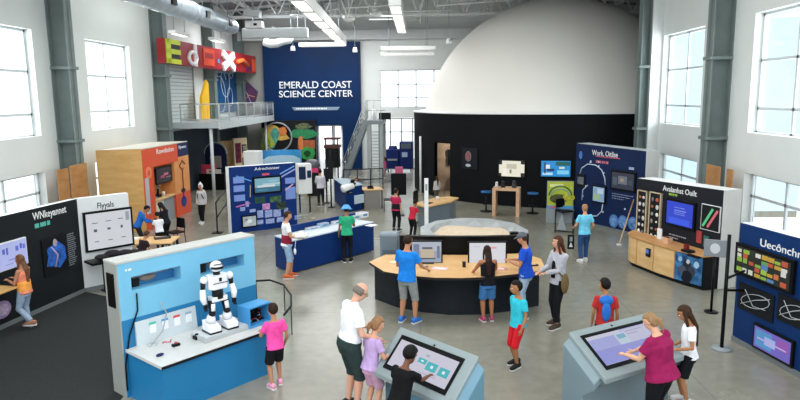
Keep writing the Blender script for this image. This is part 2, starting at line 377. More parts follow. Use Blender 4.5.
# ================================================================== planetarium drum and dome
DX, DY, DR, DH = 6.48, 31.4, 6.72, 3.58
M_DRUM = mat('black_drum_wall', '090c10', .7, var=.15, scale=.6)
t = thing('planetarium', (DX, DY, 0), 0, 'black round planetarium drum topped by a large white dome', 'planetarium')
dg = [math.atan2(at(px, 195).y-DY, at(px, 195).x-DX) for px in (434, 451)]
def drum_angle(px):   # where the view line of column px meets the drum
    d = ray(px, 160); d = V((d.x, d.y)); d.normalize(); c = V((DX, DY)); k = d.dot(c); h2 = c.length_squared-k*k; s_ = k-math.sqrt(max(0, DR*DR-h2)); P = d*s_-c
    return math.atan2(P.y, P.x)
a0, a1 = drum_angle(434.5), drum_angle(450)
doorz = 2.35
b = MB(); seg = 160; angs = [2*math.pi*k/seg for k in range(seg)]
a0 %= 2*math.pi; a1 %= 2*math.pi
if a0 > a1: a0, a1 = a1, a0
angs = sorted([a for a in angs]+[a0, a1])
for i in range(len(angs)):
    p, q = angs[i], angs[(i+1) % len(angs)]; zb = 0
    mid = (p+(q if q > p else q+2*math.pi))/2
    if a0 < mid < a1: zb = doorz
    vs = []
    for r in (DR, DR-.15):
        for z in (zb, DH):
            for a in (p, q): vs.append((r*math.cos(a), r*math.sin(a), z))
    b.add(vs, [(0, 1, 3, 2), (5, 4, 6, 7), (2, 3, 7, 6), (0, 4, 5, 1)], M_DRUM)
    if p == a0: b.add([vs[0], vs[2], vs[6], vs[4]], [(0, 1, 2, 3)], M_DRUM)
b.build('drum_wall', t)
b = MB(); b.tube([(0, 0, DH-.001), (0, 0, DH+.06)], DR+.03, M_WHITE, 96); b.build('rim_ledge', t)
M_DOME = mat('white_dome_skin', 'e6e3dc', .65, var=.015, scale=.5)
b = MB(); SZ, SR = 2.44, 6.28; n = 72; rows = 28; th0 = math.acos((DH+.05-SZ)/SR); vs = []; fs = []
for i in range(rows+1):
    th = th0*i/rows
    for k in range(n): a = 2*math.pi*k/n; vs.append((SR*math.sin(th)*math.cos(a), SR*math.sin(th)*math.sin(a), SZ+SR*math.cos(th)))
for i in range(rows):
    for k in range(n): fs.append((i*n+k, (i+1)*n+k, (i+1)*n+(k+1) % n, i*n+(k+1) % n))
b.add(vs, fs, M_DOME, True); b.build('dome', t)
b = MB()   # door opening lining, glowing foyer wall inside
for a in (a0, a1): b.box(0, 0.001, 0, .001, 0, .001, M_BLACK)
am = (a0+a1)/2; c_, s_ = math.cos(am), math.sin(am)
b = MB(); fx, fy = DR*c_, DR*s_
b.box(fx-.4, fx+2.6, fy+2.2, fy+2.3, 0, 2.6, mat('foyer_wall', 'b9a58f', .6, col2='8d7d6c', scale=2))
b.build('foyer_wall', t); MB().box(fx+.2, fx+2.4, fy+.3, fy+2.2, .002, .01, mat('foyer_floor', '8a7a66', .6)).box(fx+.35, fx+.9, fy+2.1, fy+2.2, 1.2, 1.9, M_CHAR).box(fx+.5, fx+1.2, fy+1.8, fy+2.1, 0, .8, M_BROWN).build('foyer_fittings', t)
l = bpy.data.lights.new('foyer_lamp', 'POINT'); l.energy = 120; l.shadow_soft_size = .2; l.color = (1, .85, .7); o = bpy.data.objects.new('foyer_lamp', l); C.objects.link(o); o.location = (DX+fx+1.3, DY+fy+1.2, 2.3)
# round picture plate beside the door (x 463-477, y 148-168)
def on_drum(px, py, r=DR+.02):
    a = drum_angle(px); P = V((DX+r*math.cos(a), DY+r*math.sin(a), 0)); d = ray(px, py)
    k = V((P.x, P.y)).length/V((d.x, d.y)).length; return V((P.x, P.y, CAM.z+d.z*k)), a
def drum_frame(px0, px1, r=.03):
    A, _ = on_drum(px0, 160); B, _ = on_drum(px1, 160); f = Fr(A, B); f.o = f.o-f.n*r; return f
f = drum_frame(462.5, 478); z0, z1 = f.hit(470, 169)[1], f.hit(470, 148)[1]
t = thing('wall_poster', f.w(0, 0), f.rz, 'small dark poster with red planet on black drum wall', 'poster')
MB().box(0, f.L, 0, .03, z0, z1, pnt('1b1d24')).build('board', t)
b = MB(); b.disc(f.L*.42, z0+(z1-z0)*.6, .13, .19, -.008, 0, prt('a8543c', '4a4e60')); b.disc(f.L*.42, z0+(z1-z0)*.17, .13, .06, -.008, 0, pnt('b9bdc4')); b.disc(f.L*.42, z0+(z1-z0)*.6, .145, .205, -.004, 0, pnt('8f929a')); b.build('printed_planet', t)
# two wall screens
f = drum_frame(499, 526, .06); z0, z1 = f.hit(512, 177.5)[1], f.hit(512, 160)[1]
t = thing('wall_screen', f.w(0, 0), f.rz, 'wall screen showing pale cream picture on black drum', 'screen', 'wall screens on the black drum')
display(t, (0, f.L, z0, z1), .05, scr('e9e6d2', .95), deco=rects([(0, .12, .75, 1, scr('20221f', .1)), (.86, 1, .8, 1, scr('20221f', .1)), (.3, .7, .5, .8, scr('c9c4b0', .9)), (.15, .3, .1, .5, scr('f7f5ea', .9)), (.42, .5, .2, .45, scr('9a9a90', .7)), (.86, 1, 0, .25, scr('30322a', .2)), (0, .1, 0, .2, scr('30322a', .2))]))
f = drum_frame(540.5, 571.5, .06); z0, z1 = f.hit(556, 177.5)[1], f.hit(556, 160)[1]
t = thing('wall_screen', f.w(0, 0), f.rz, 'wall screen showing bright blue picture on black drum', 'screen', 'wall screens on the black drum')
display(t, (0, f.L, z0, z1), .05, scr('1f8fd6', .9), deco=rects([(.05, .4, .1, .25, scr('bfe2f5', .9)), (.1, .3, .5, .75, scr('e6f2fa', .9)), (.2, .45, .35, .5, scr('173a6c', .7)), (.55, .95, .15, .4, scr('7fd0f2', .9)), (.5, .98, .7, .95, scr('176a5c', .7)), (.62, .8, .5, .62, scr('d7e8c8', .9)), (.1, .16, .2, .9, scr('274a7c', .7))]))

# ================================================================== sign wall
f = Fr(atY(264.5, 100, YB-.35), atY(361, 100, YB-.35))
t = thing('museum_sign', f.w(0, 0), f.rz, 'tall navy sign wall reading EMERALD COAST SCIENCE CENTER', 'sign')
ztop = f.hit(312, 42)[1]; zdoor = f.hit(330, 125)[1]
xd0, xd1 = f.hit(317, 125)[0], f.hit(342.5, 125)[0]
M_SIGN = mat('sign_blue', '022650', .5, var=.15, scale=.5)
MB().box(0, f.L, 0, .25, zdoor, ztop, M_SIGN).box(xd1, f.L, 0, .25, 0, zdoor, M_SIGN).box(0, xd0, 0, .25, 0, zdoor, M_SIGN).build('sign_panel', t)
M_LET = pnt('e9edf2', .4)
for s_, (xa, yb_), (xb, yt_) in (('EMERALD COAST', (279, 88.5), (351, 80.5)), ('SCIENCE CENTER', (279, 97.3), (352.5, 89.7))):
    x0, z0 = f.hit(xa, yb_); x1, z1 = f.hit(xb, yt_)
    text('lettering', s_, x0, z0, -.01, (z1-z0)*.95, M_LET, t, width=x1-x0, depth=.04)
x0, z0 = f.hit(292, 110.5); x1, z1 = f.hit(340, 106.8)
b = MB(); b.xz([(x0, z1), (x1, z1), (x1-.15, z0), (x0+.15, z0)], -.04, 0, pnt('7f93a8')); b.build('sub_sign', t)
b = MB(); scribble(b, x0+.25, x1-.25, z0+.05, z1-.05, -.04, M_LET, 1, .9); b.build('small_lettering', t)
# mural left of the door, below the sign
f2 = Fr(atY(262, 140, YB-.75), atY(316, 140, YB-.75))
t = thing('jungle_mural', f2.w(0, 0), f2.rz, 'black mural wall with green and orange shapes below the navy sign', 'mural')
MB().box(0, f2.L, 0, .3, 0, f2.hit(290, 120.5)[1], M_CHAR).build('mural_wall', t)
b = MB(); cx, cz = f2.hit(277.5, 137)
rx = f2.hit(292, 137)[0]-cx; ring = [(cx+rx*math.cos(a/24*2*math.pi), -.1, cz+rx*.98*math.sin(a/24*2*math.pi)) for a in range(25)]
b.tube(ring, .05, pnt('8b9196'), 6, cap=False); b.build('metal_ring', t)
b = MB()
def blob(mb, f_, px, py, rx_, rz_, m, rot=0, y=0, seg=14, irr=.15):
    x, z = f_.hit(px, py); pts = []
    for k in range(seg):
        a = 2*math.pi*k/seg; q = 1+random.uniform(-irr, irr); X_, Z_ = rx_*q*math.cos(a), rz_*q*math.sin(a)
        pts.append((x+X_*math.cos(rot)-Z_*math.sin(rot), z+X_*math.sin(rot)+Z_*math.cos(rot)))
    mb.xz(pts, y-.02, y, m)
blob(b, f2, 276, 133, .75, .38, prt('d9b35a', 'b98a3a'), -.4, 0); blob(b, f2, 274, 138, .28, .62, prt('5fae9a', '2e7a72'), -.35, -.02)
blob(b, f2, 268, 138, .25, .6, prt('8ca83a', 'c2b84a'), .5, -.03); blob(b, f2, 265.5, 144, .3, .45, prt('a9b53a', '4f7a2c'), .2, -.04); blob(b, f2, 283, 131, .25, .25, prt('c9743a'), 0, -.05)
blob(b, f2, 304, 134, .85, .3, prt('2f8a52', '1d6a48'), 0, -.01); blob(b, f2, 303, 126.5, .5, .18, prt('3b3f45', '7c8a52'), 0, -.02)
b.xz([(f2.hit(298, 149)[0], f2.hit(298, 149)[1]), (f2.hit(315, 149)[0], f2.hit(315, 149)[1]), (f2.hit(315, 140)[0], f2.hit(315, 140)[1]), (f2.hit(298, 140)[0], f2.hit(298, 140)[1])], -.03, 0, prt('8c4a2e', 'b0623a'))
blob(b, f2, 301, 144, .14, .5, prt('c9773f'), 0, -.04); blob(b, f2, 307.5, 153.5, .42, .42, prt('3a9a4c', '2b7a40'), 0, -.05); blob(b, f2, 307.5, 153.5, .2, .2, pnt('184a28'), 0, -.075)
b.build('painted_shapes', t)

# ================================================================== mezzanine balcony, left
zf = 3.3
c1 = at(208, 122.5, zf); c2 = at(275, 116.3, zf)
xe = (c1.x+c2.x)/2; y1 = c1.y; y2 = YB-.8
t = thing('balcony', (0, 0, 0), 0, 'grey mezzanine balcony with metal railing along left wall', 'balcony')
M_RAIL = mat('grey_railing', 'b4babb', .4, metal=.3)
b = MB(); b.box(XL+.01, xe, y1, y2, zf-.25, zf, pnt('a9b1b4')); b.box(xe-.05, xe+.03, y1-.03, y2, zf-.3, zf+.02, pnt('bfc6c8')); b.build('deck', t)
RH = .78
def rail(p, q, n):
    b = MB(); p, q = V(p), V(q)
    for z in (RH, .12): b.tube([p+V((0, 0, z)), q+V((0, 0, z))], .025, M_RAIL, 6)
    m_ = int((q-p).length/.16)
    for i in range(1, m_): r_ = p.lerp(q, i/m_); b.tube([r_+V((0, 0, .12)), r_+V((0, 0, RH))], .008, M_RAIL, 4)
    for i in range(n+1): r_ = p.lerp(q, i/n); b.bar(r_, r_+V((0, 0, RH+.02)), .05, .05, M_RAIL)
    b.build('railing', t)
rail((xe, y1, zf), (xe, y2, zf), 7); rail((XL+.6, y1+.02, zf), (xe, y1+.02, zf), 2)
for yy in (y1+.15, y2-.2): MB().cyl((xe-.45, yy, 0), .07, zf-.25, pnt('c8ced0'), 12).build('post', t)
# dark recess panels below the balcony
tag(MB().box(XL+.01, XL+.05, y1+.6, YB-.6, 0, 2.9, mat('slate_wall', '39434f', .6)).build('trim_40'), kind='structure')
# shutter, murals on the left wall above the balcony
def lw(px, py, X=XL+.03): return atX(px, py, X)
p, q = lw(160, 70), lw(194.5, 125)
t = thing('roller_shutter', (XL+.01, p.y, zf), R_(90), 'grey ribbed roller shutter above the balcony on left wall', 'shutter')
b = MB(); wdt = q.y-p.y; z = 0; hh = atX(165, 64, XL).z-zf
while z < hh: b.xz([(0, z), (wdt, z), (wdt, z+.13), (0, z+.13)], -.05, 0, pnt('c3cacb')); b.box(0, wdt, -.02, 0, z+.13, z+.16, pnt('8d9596')); z += .16
b.build('slats', t); MB().box(-.08, 0, -.1, 0, 0, hh+.1, M_GREY).build('guide_rail', t); MB().box(wdt, wdt+.08, -.1, 0, 0, hh+.1, M_GREY).build('guide_rail', t)
p, q = lw(209, 70), lw(239.5, 106)
t = thing('wall_mural', (XL+.01, p.y, zf), R_(90), 'blue mural with white orbit lines above the balcony', 'mural'); wdt = q.y-p.y; hh = p.z-zf
MB().box(0, wdt, -.06, 0, .25, hh, prt('123a6e', '1c5a8e', 2)).build('mural_panel', t)
b = MB()
for (cx, cz, rr, s0, e0) in ((1.5, 1.2, 1.0, 0, 6.28), (2.6, 1.9, .8, 0, 6.28), (3.4, 1.1, .5, 0, 6.28), (.7, 2.4, .5, 0, 6.28), (1.5, 1.2, 1.5, .6, 2.2), (3.8, 2.5, .35, 0, 6.28)):
    pts = [(min(max(cx+rr*math.cos(s0+(e0-s0)*k/30), .03), wdt-.03), -.062, min(max(cz+rr*math.sin(s0+(e0-s0)*k/30), .3), hh-.05)) for k in range(31)]
    b.tube(pts, .022, pnt('c7d9e6'), 4)
b.build('orbit_lines', t)
a = atY(239, 74, YB-.2); c = atY(258, 90, YB-.2); e = atY(255, 106, YB-.2)
t = thing('angled_panel', (a.x, YB-.15, 0), 0, 'dark purple pointed panel on back wall right of blue mural', 'panel')
wdt = c.x-a.x; b = MB(); b.xz([(0, e.z), (wdt*.75, e.z), (wdt, c.z-.1), (0, a.z)], -.06, 0, prt('3a2f52', '6a3c4e', 1.5)); b.build('panel_board', t)
b = MB(); b.tube([(.1, -.08, e.z+.2), (wdt*.5, -.08, c.z-.3), (wdt*.8, -.08, c.z-.4)], .03, pnt('c77a5a'), 5); b.tube([(.15, -.08, e.z+1.2), (wdt*.4, -.08, e.z+.7), (wdt*.6, -.08, e.z+.2)], .03, pnt('7c8fc0'), 5); b.build('painted_lines', t)
# yellow fin
a = atX(206, 122, XL+.7); 
t = thing('yellow_fin', (XL+.62, a.y, zf), R_(90), 'curved yellow fin standing on the balcony by column', 'sculpture')
b = MB(); b.xz([(-.55, 0), (.75, 0), (.8, 1.7), (.55, 1.9), (-.3, 1.1)], -.05, .05, pnt('e8b51e')); b.build('fin_panel', t)
# letter banner
A_ = atX(165.5, 53, XL+.65); B_ = atY(256, 63, YB-.12)
f = Fr(A_, B_); zt0 = f.hit(166, 40)[1]; zt1 = f.hit(256, 55.5)[1]; zb0 = f.hit(168, 65.5)[1]; zb1 = f.hit(256, 72)[1]; zt = (zt0+zt1)/2; zb = (zb0+zb1)/2
t = thing('letter_banner', f.w(0, 0), f.rz, 'long dark red banner box with big colourful letters', 'banner')
MB().box(0, f.L-.05, 0, .35, zb, zt, prt('8c1f24', 'a3262a', 1)).build('banner_box', t)
H_ = zt-zb
def bx_(px): return f.hit(px, 60)[0]
b = MB(); y_ = pnt('cddb2a'); x0, x1 = bx_(166), bx_(180)
b.box(x0, x0+(x1-x0)*.3, -.06, 0, zb, zt, y_)
for k in (0, .4, .8): b.box(x0, x1, -.06, 0, zb+H_*k, zb+H_*(k+.2), y_)
b.box(x0, x1, -.02, 0, zb, zt, pnt('2b3036')); b.build('letter_e', t)
x0 = bx_(187); x1 = bx_(196.5); b = MB(); w_ = x1-x0; wm = pnt('e8e8e8'); b.box(x1-w_*.28, x1, -.06, 0, zb, zt, wm)
cx, cz = x0+w_*.5, zb+H_*.36
b.tube([(cx+w_*.42*math.cos(k/12*6.283), -.05, cz+H_*.26*math.sin(k/12*6.283)) for k in range(13)], H_*.09, wm, 6); b.build('letter_d', t)
b = MB(); x0 = bx_(203); x1 = bx_(214); b.box(x0, x1, -.04, 0, zb+.1, zt-.1, prt('d8502a', 'b83a22', 3)); b.box(x0+.2, x1-.2, -.05, 0, zb+H_*.45, zb+H_*.7, pnt('8c1f24')); b.build('letter_a', t)
x0 = bx_(222); x1 = bx_(233); b = MB(); b.bar((x0, -.05, zb+.1), (x1, -.05, zt-.15), .12, .35, wm); b.bar((x0, -.06, zt-.15), (x1, -.06, zb+.1), .12, .35, wm); b.build('letter_x', t)
b = MB(); x0 = bx_(236); x1 = bx_(247); b.tube([(x0, -.05, zt-.5), (x0+(x1-x0)*.5, -.05, zt-.35), (x1, -.05, zb+.4)], .13, pnt('e26a2c'), 6); b.box(bx_(252), bx_(255), -.04, 0, zb+.1, zt-.2, pnt('e2552c')); b.box(bx_(246), bx_(250), -.04, 0, zb+.1, zb+H_*.5, pnt('5a2a5e')); b.box(bx_(217), bx_(219), -.04, 0, zb+.3, zt-.5, pnt('5f86b8')); b.build('painted_shapes', t)

# ================================================================== ducts and hanging lights
def duct(pts, r, lab, name='air_duct', m=M_GALV):
    b = MB(); b.tube(pts, r, m, 24); o = b.build(name); tag(o, lab, 'duct')
    return o
e1 = atY(232, 27, 30); t = thing('air_duct', (e1.x, 30, e1.z), 0, 'large round grey air duct along upper left wall', 'duct')
b = MB(); b.tube([(-.05, -16, 0), (0, -.35, 0), (0, 0, 0)], [.36, .36, .32], M_GALV, 24)
b.build('duct_pipe', t)
for k in range(1, 9): MB().tube([(-.003*k, -1.8*k-.04, 0), (-.003*k, -1.8*k+.04, 0)], .385, M_GALV, 24).build('seam_ring', t)
for k in (1.5, 4.5, 8): MB().box(.33, .4, -k-.2, -k+.2, -.12, .12, M_BLACK).build('vent_grille', t)
for k in (.6, 4, 7.5, 11, 14.5): MB().tube([(0, -k, .3), (0, -k, roofz(e1.x)-e1.z)], .015, M_GREY, 5).build('hanger_rod', t)
LAMP = mat('lamp_diffuser', 'fdfbf2', .4, var=0, emit=1.8)
def lamp_box(parent_loc, L, w, h, n, lab, along='y', grp=None):
    t = thing('strip_light', parent_loc, 0 if along == 'y' else R_(-90), lab, 'light', grp)
    MB().box(-w/2, w/2, -L, 0, 0, h, M_WHITE).build('housing', t, .01)
    for k in range(n):
        y0 = -L*(k+.12)/n; MB().box(-w/2+.04, w/2-.04, y0-L*.76/n, y0, -.02, 0, LAMP).build('diffuser', t)
    for k in ((.15, .85) if L < 5 else (.03, .35, .65, .97)): MB().tube([(0, -L*k, h), (0, -L*k, roofz(parent_loc[0])-parent_loc[2])], .012, M_GREY, 5).build('suspension_wire', t)
    return t
for (px, py, Yl, lab) in ((187, 37, 27.6, 'third strip light below round duct, counted from the camera'), (223, 43, 30.2, 'farthest strip light below end of round duct'), (163, 12, 23.5, 'strip light below round duct above first steel column'), (132, 2, 20.5, 'strip light below round duct at top edge of picture')):
    P = atY(px, py, Yl); lamp_box((P.x, Yl, P.z), 1.7, .28, .12, 1, lab, grp='strip lights below the round duct')
P = atY(342, 44, 30); Q = at(296, 0, P.z)
t = lamp_box((P.x, 30, P.z), 13.5, .4, .32, 6, 'long white linear light hanging toward sign from upper centre'); t['category'] = 'light'; t.rotation_euler.z = -math.atan2(P.x-Q.x, 30-Q.y)
P = atY(402, 33, 32); lamp_box((P.x, 32, P.z), 9.5, .42, .28, 4, 'white linear light hanging in the middle of the hall')
for (xa, xb, py, Yl, lab) in ((299, 346, 45, 33, 'horizontal white strip light in front of sign top'), (381, 436, 48.5, 36, 'horizontal white strip light on back wall beside sign, upper'), (381, 434, 54, 36.3, 'horizontal grey strip light on back wall beside sign, lower')):
    a, c = atY(xa, py, Yl), atY(xb, py+1, Yl); t = thing('strip_light', (a.x, Yl, a.z), 0, lab, 'light'); L = c.x-a.x
    MB().box(0, L, -.12, .12, -.08, .1, M_WHITE).build('housing', t, .01); MB().box(.1, L-.1, -.08, .08, -.1, -.08, mat('soft_diffuser', 'f2f2ec', .4, var=0, emit=.75)).build('diffuser', t)
    b = MB()
    for k in (.15, .85): b.tube([(L*k, 0, .1), (L*k, 0, roofz(a.x)-a.z)], .012, M_GREY, 5)
    b.build('suspension_wire', t)
# white duct elbow, projector boxes
pts = [atY(px, py, 33) for px, py in ((264, 41.5), (270, 44), (277, 43.5), (283, 41), (289, 40), (291, 36), (291, 30))]
tag(MB().tube(pts, .2, pnt('cdd3d6'), 16).tube([pts[-1], V((pts[-1].x, pts[-1].y, roofz(pts[-1].x)))], .02, M_GREY, 6).build('air_duct'), 'white curved duct elbow left of the sign top', 'duct')
P = atY(243, 32, 32); Q = atY(308, 34, 32); tag(MB().box(P.x, Q.x, 31.8, 32.2, P.z-.3, P.z+.15, pnt('bcc2c4')).box(P.x+.5, P.x+.53, 31.98, 32.02, P.z, roofz(P.x), M_GREY).box(Q.x-.5, Q.x-.47, 31.98, 32.02, P.z, roofz(P.x+1), M_GREY).build('rectangular_duct', None, .02), 'pale rectangular duct crossing above the curved elbow', 'duct')
P = atY(254, 24, 30); t = thing('projector', P, 0, 'white boxy ceiling unit with tilted top, left of sign', 'projector')
MB().box(-.35, .4, -.3, .3, -.2, .12, M_WHITE).build('body', t, .03); MB().box(.05, .2, -.32, -.3, -.1, 0, M_BLACK).build('lens', t)
b = MB(); b.bar((-.4, 0, .5), (.3, 0, .42), .5, .3, pnt('c9cdce')); b.tube([(0, 0, .1), (0, 0, 1.6)], .03, M_GREY, 6); b.build('bracket', t)
for (px, py, lab) in ((376, 14, 'white ceiling fan head above hall centre'), (349, 19, 'small white ceiling cluster beside the long linear light')):
    P = atY(px, py, 31); t = thing('ceiling_fitting', P, 0, lab, 'fitting')
    b = MB(); b.ell((0, 0, 0), (.28, .28, .12), M_WHITE); b.tube([(0, 0, .1), (0, 0, 9.9-P.z-.2)], .025, M_WHITE, 6); b.build('body', t)
    for k in range(3): a = k*2.1+.4; MB().bar((0, 0, 0), (.55*math.cos(a), .55*math.sin(a), .15), .12, .03, M_WHITE).build('blade', t)
for (px, py, Yp, lab) in ((293, 48.5, 36, 'round white spotlight at upper left corner of sign'), (355, 50, 36, 'small white spotlight at upper right corner of sign'), (449, 41, 33, 'pale hanging spotlight beside the dome')):
    P = atY(px, py, Yp); t = thing('spotlight', P, 0, lab, 'light'); MB().cyl((0, 0, -.12), .14, .25, M_WHITE, 14, .1).build('lamp_head', t); MB().tube([(0, 0, .1), (0, 0, roofz(P.x)-P.z)], .015, M_GREY, 5).build('stem', t)
# ================================================================== PEOPLE
def skinmat(h): return mat('skin_'+h, h, .55, var=.04, scale=30, spec=.3)
def hairmat(h): return mat('hair_'+h, h, .6, var=.35, scale=30, spec=.25, stretch=(3, 3, .6))
def ik(a, c, l1, l2, pole):
    a, c, pole = V(a), V(c), V(pole); d = c-a; L = d.length
    if L > (l1+l2)*.995: c = a+d*((l1+l2)*.995/L); d = c-a; L = d.length
    x = (l1*l1-l2*l2+L*L)/(2*L); h = math.sqrt(max(0, l1*l1-x*x)); u = d/L; p = (pole-u*pole.dot(u)).normalized()
    return a+u*x+p*h, c
def remesh(o, vox, smooth=3):
    m = o.modifiers.new('r', 'REMESH'); m.mode = 'VOXEL'; m.voxel_size = vox; m.use_smooth_shade = True
    s = o.modifiers.new('s', 'SMOOTH'); s.iterations = smooth; s.factor = .5
    REMESH.append(o)
def person(label, P, H, face, skin='c99878', hair=('short', '2a1d16'), top=('tee', '888888'), bottom=('trousers', '222222'), shoes='333333',
           lean=0, head=(0, 0), armL=None, armR=None, feet=None, build=1.0, kid=0, hipdrop=0, group=None, far=False, wr=None, sole=None, extra=None, z0=0.0):
    """stands at P facing `face` degrees (0 = away from camera, positive = turned to its left); arms are wrist targets in body space (x right, y ahead, z up), metres/H"""
    root = thing('person', (P[0], P[1], z0), R_(face), label, 'person', group)
    sk = skinmat(skin); fat = build; k = 1+.0*kid; hh = (.132+.026*kid)*H
    pelvis = V((0, 0, (.525-.012*kid)*H-hipdrop*H)); ln = R_(lean)
    up = V((0, math.sin(ln), math.cos(ln))); fw = V((0, math.cos(ln), -math.sin(ln))); side = V((1, 0, 0))
    def T(s, f=0, x=0): return pelvis+up*s*H+fw*f*H+side*x*H
    tl = .30-.012*kid; neck = T(tl)
    rings = [(-.075, .070, .058, -.006), (-.03, .090*fat, .066*fat, -.006), (.02, .088*fat, .062*fat, 0), (.085, .074*fat, .052*fat, .004), (.16, .084*fat, .058*fat, .004), (.225, .094*fat, .058*fat, 0), (.265, .082, .046, -.002), (tl, .034, .034, -.002)]
    def loft(mb, m, inf, lo, hi, seg=18, flare=0):
        ps = []; rs = []
        for (s, a, b_, f_) in rings:
            if lo <= s <= hi: ps.append(T(s, f_)); rs.append(((a+inf)*H, (b_+inf)*H))
        if flare: rs[0] = (rs[0][0]*(1+flare), rs[0][1]*(1+flare))
        mb.tube(ps, rs, m, seg, el=(side,))
    # legs
    fl, fr_ = feet or ((-.055, 0.0), (.06, 0.02))
    legs = []
    for sx, ft in ((-1, fl), (1, fr_)):
        hip = T(-.02, 0, sx*.048*fat); zft = ft[2] if len(ft) > 2 else 0; ank = V((ft[0]*H, ft[1]*H, (.045+zft)*H))
        knee, ank = ik(hip, ank, .234*H, .234*H, V((sx*.12, 1, 0))); legs.append((hip, knee, ank))
    # arms
    arms = []
    for sx, tg in ((-1, armL), (1, armR)):
        sh = T(tl-.042, -.004, sx*(.098*fat**.5-.006)); tg = tg or (sx*.135, .03, .46)
        el, wr_ = ik(sh, V(tg)*H, .165*H, .145*H, V((sx*.45, -.8, -.5))); arms.append((sh, el, wr_))
    q = (1+.12*(fat-1))*(.92 if kid else 1)
    b = MB(); loft(b, sk, 0, -.08, .4)
    for hip, knee, ank in legs:
        b.tube([hip, hip.lerp(knee, .5), knee, knee.lerp(ank, .3), ank], [.052*H*q*fat**.5, .044*H*q*fat**.4, .033*H*q, .034*H*q, .019*H*q], sk, 12)
        b.ell(knee, (.032*H*q,)*3, sk, seg=10, rings=6); b.ell(hip, (.052*H*q,)*3, sk, seg=10, rings=6)
        b.tube([ank+V((0, -.012*H, -.02*H)), ank+V((0, .07*H, -.03*H))], [.02*H, .016*H], sk, 8)
    for (sh, el, w_), sx in zip(arms, (-1, 1)):
        b.ell(sh, (.03*H*fat**.5,)*3, sk, seg=10, rings=6)
        b.tube([sh, sh.lerp(el, .5), el, el.lerp(w_, .35), w_], [.028*H*q*fat**.4, .026*H*q*fat**.4, .02*H*q, .021*H*q, .0135*H], sk, 12)
        b.ell(el, (.0205*H*q,)*3, sk, seg=10, rings=6)
        # hand: palm, four curled fingers, thumb from the side of the palm
        d = (w_-el).normalized(); inw = V((-sx, 0, 0)); inw = (inw-d*inw.dot(d)).normalized(); pn = inw if abs(d.z) > .5 else V((0, 0, -1)); pn = (pn-d*pn.dot(d)).normalized(); ac = d.cross(pn).normalized()
        if ac.dot(V((0, 1, .3))) < 0: ac = -ac
        hs = H*.9; b.tube([w_-d*.005*H, w_+d*.02*hs, w_+d*.052*hs], [(.012*hs, .009*hs), (.021*hs, .011*hs), (.022*hs, .010*hs)], sk, 10, el=(ac,))
        for i, (o_, fl_) in enumerate(((.0165, .036), (.0055, .041), (-.0055, .038), (-.0165, .030))):
            k0 = w_+d*.048*hs+ac*o_*hs; k1 = k0+(d*.85+pn*.35).normalized()*fl_*.55*hs; k2 = k1+(d*.5+pn*.8).normalized()*fl_*.5*hs
            b.tube([k0, k1, k2], [.0052*hs, .0050*hs, .0042*hs], sk, 6)
        t0 = w_+d*.016*hs+ac*.016*hs; t1 = t0+(d*.6+ac*.75+pn*.2).normalized()*.026*hs; t2 = t1+(d*.9+ac*.1+pn*.4).normalized()*.022*hs
        b.tube([t0, t1, t2], [.0075*hs, .006*hs, .005*hs], sk, 6)
    # head
    hp, hy = R_(head[0]), R_(head[1])   # pitch down, turn left
    Mh = Matrix.Rotation(hy, 3, 'Z') @ Matrix.Rotation(-hp-ln*.5, 3, 'X')
    hc = neck+up*.028*H+V((0, .006*H, 0))+Mh@V((0, .012*H, hh*.52))
    b.tube([neck-up*.02*H, neck.lerp(hc, .5), hc-Mh@V((0, .01*H, hh*.2))], [.034*H, .029*H*(.93 if kid else 1), .032*H], sk, 12)
    hw, hd = hh*.345, hh*.415
    def L(x, y, z): return hc+Mh@V((x*hh, y*hh, z*hh))
    b.ell(L(0, -.03, .1), (hw, hd, hh*.4), sk, Mh, 16, 10); b.ell(L(0, .09, -.16), (hw*.80, hh*.30, hh*.33), sk, Mh, 14, 9)
    b.ell(L(0, .2, -.36), (hh*.12, hh*.1, hh*.09), sk, Mh, 10, 6)
    b.tube([L(0, .37, .06), L(0, .44, -.07), L(0, .4, -.12)], [.035*hh, .06*hh, .045*hh], sk, 8)
    for sx in (-1, 1):
        b.ell(L(sx*.345, -.02, -.04), (hh*.035, hh*.07, hh*.11), sk, Mh, 8, 6)
    body = b.build('body', root); remesh(body, .011 if not far else .016, 2)
    if not far:
        for sx in (-1, 1):
            e = MB(); e.ell(L(sx*.145, .335, .02), (hh*.055, hh*.045, hh*.035), pnt('e9e6e0', .3), Mh, 8, 6); e.ell(L(sx*.145, .368, .02), (hh*.026, hh*.018, hh*.028), pnt('2a1c14', .3), Mh, 8, 6); e.build('eye', root)
            e = MB(); e.tube([L(sx*.07, .385, .105), L(sx*.15, .375, .125), L(sx*.22, .33, .1)], .014*hh, hairmat(hair[1]), 5); e.build('eyebrow', root)
        e = MB(); e.tube([L(-.1, .36, -.225), L(0, .395, -.22), L(.1, .36, -.225)], [.012*hh, .024*hh, .012*hh], mat('lips', 'a8605a', .5), 6); e.build('mouth', root)
    # hair
    hm = hairmat(hair[1]); st = hair[0]; b = MB()
    def capfn(fz, fy, r_in=.80, out=1.08):
        def fn(d):
            face_ = 1 if (d.y > fy and d.z < fz) else 0
            soft = min(1, max(0, (d.y-fy)*6))*min(1, max(0, (fz-d.z)*6))
            low = min(1, max(0, (-d.z-.55)*5))
            n_ = .03*math.sin(9*d.x+5*d.z)*math.cos(7*d.y+3*d.z)
            return (out+n_)*(1-max(soft, low))+r_in*max(soft, low)
        return fn
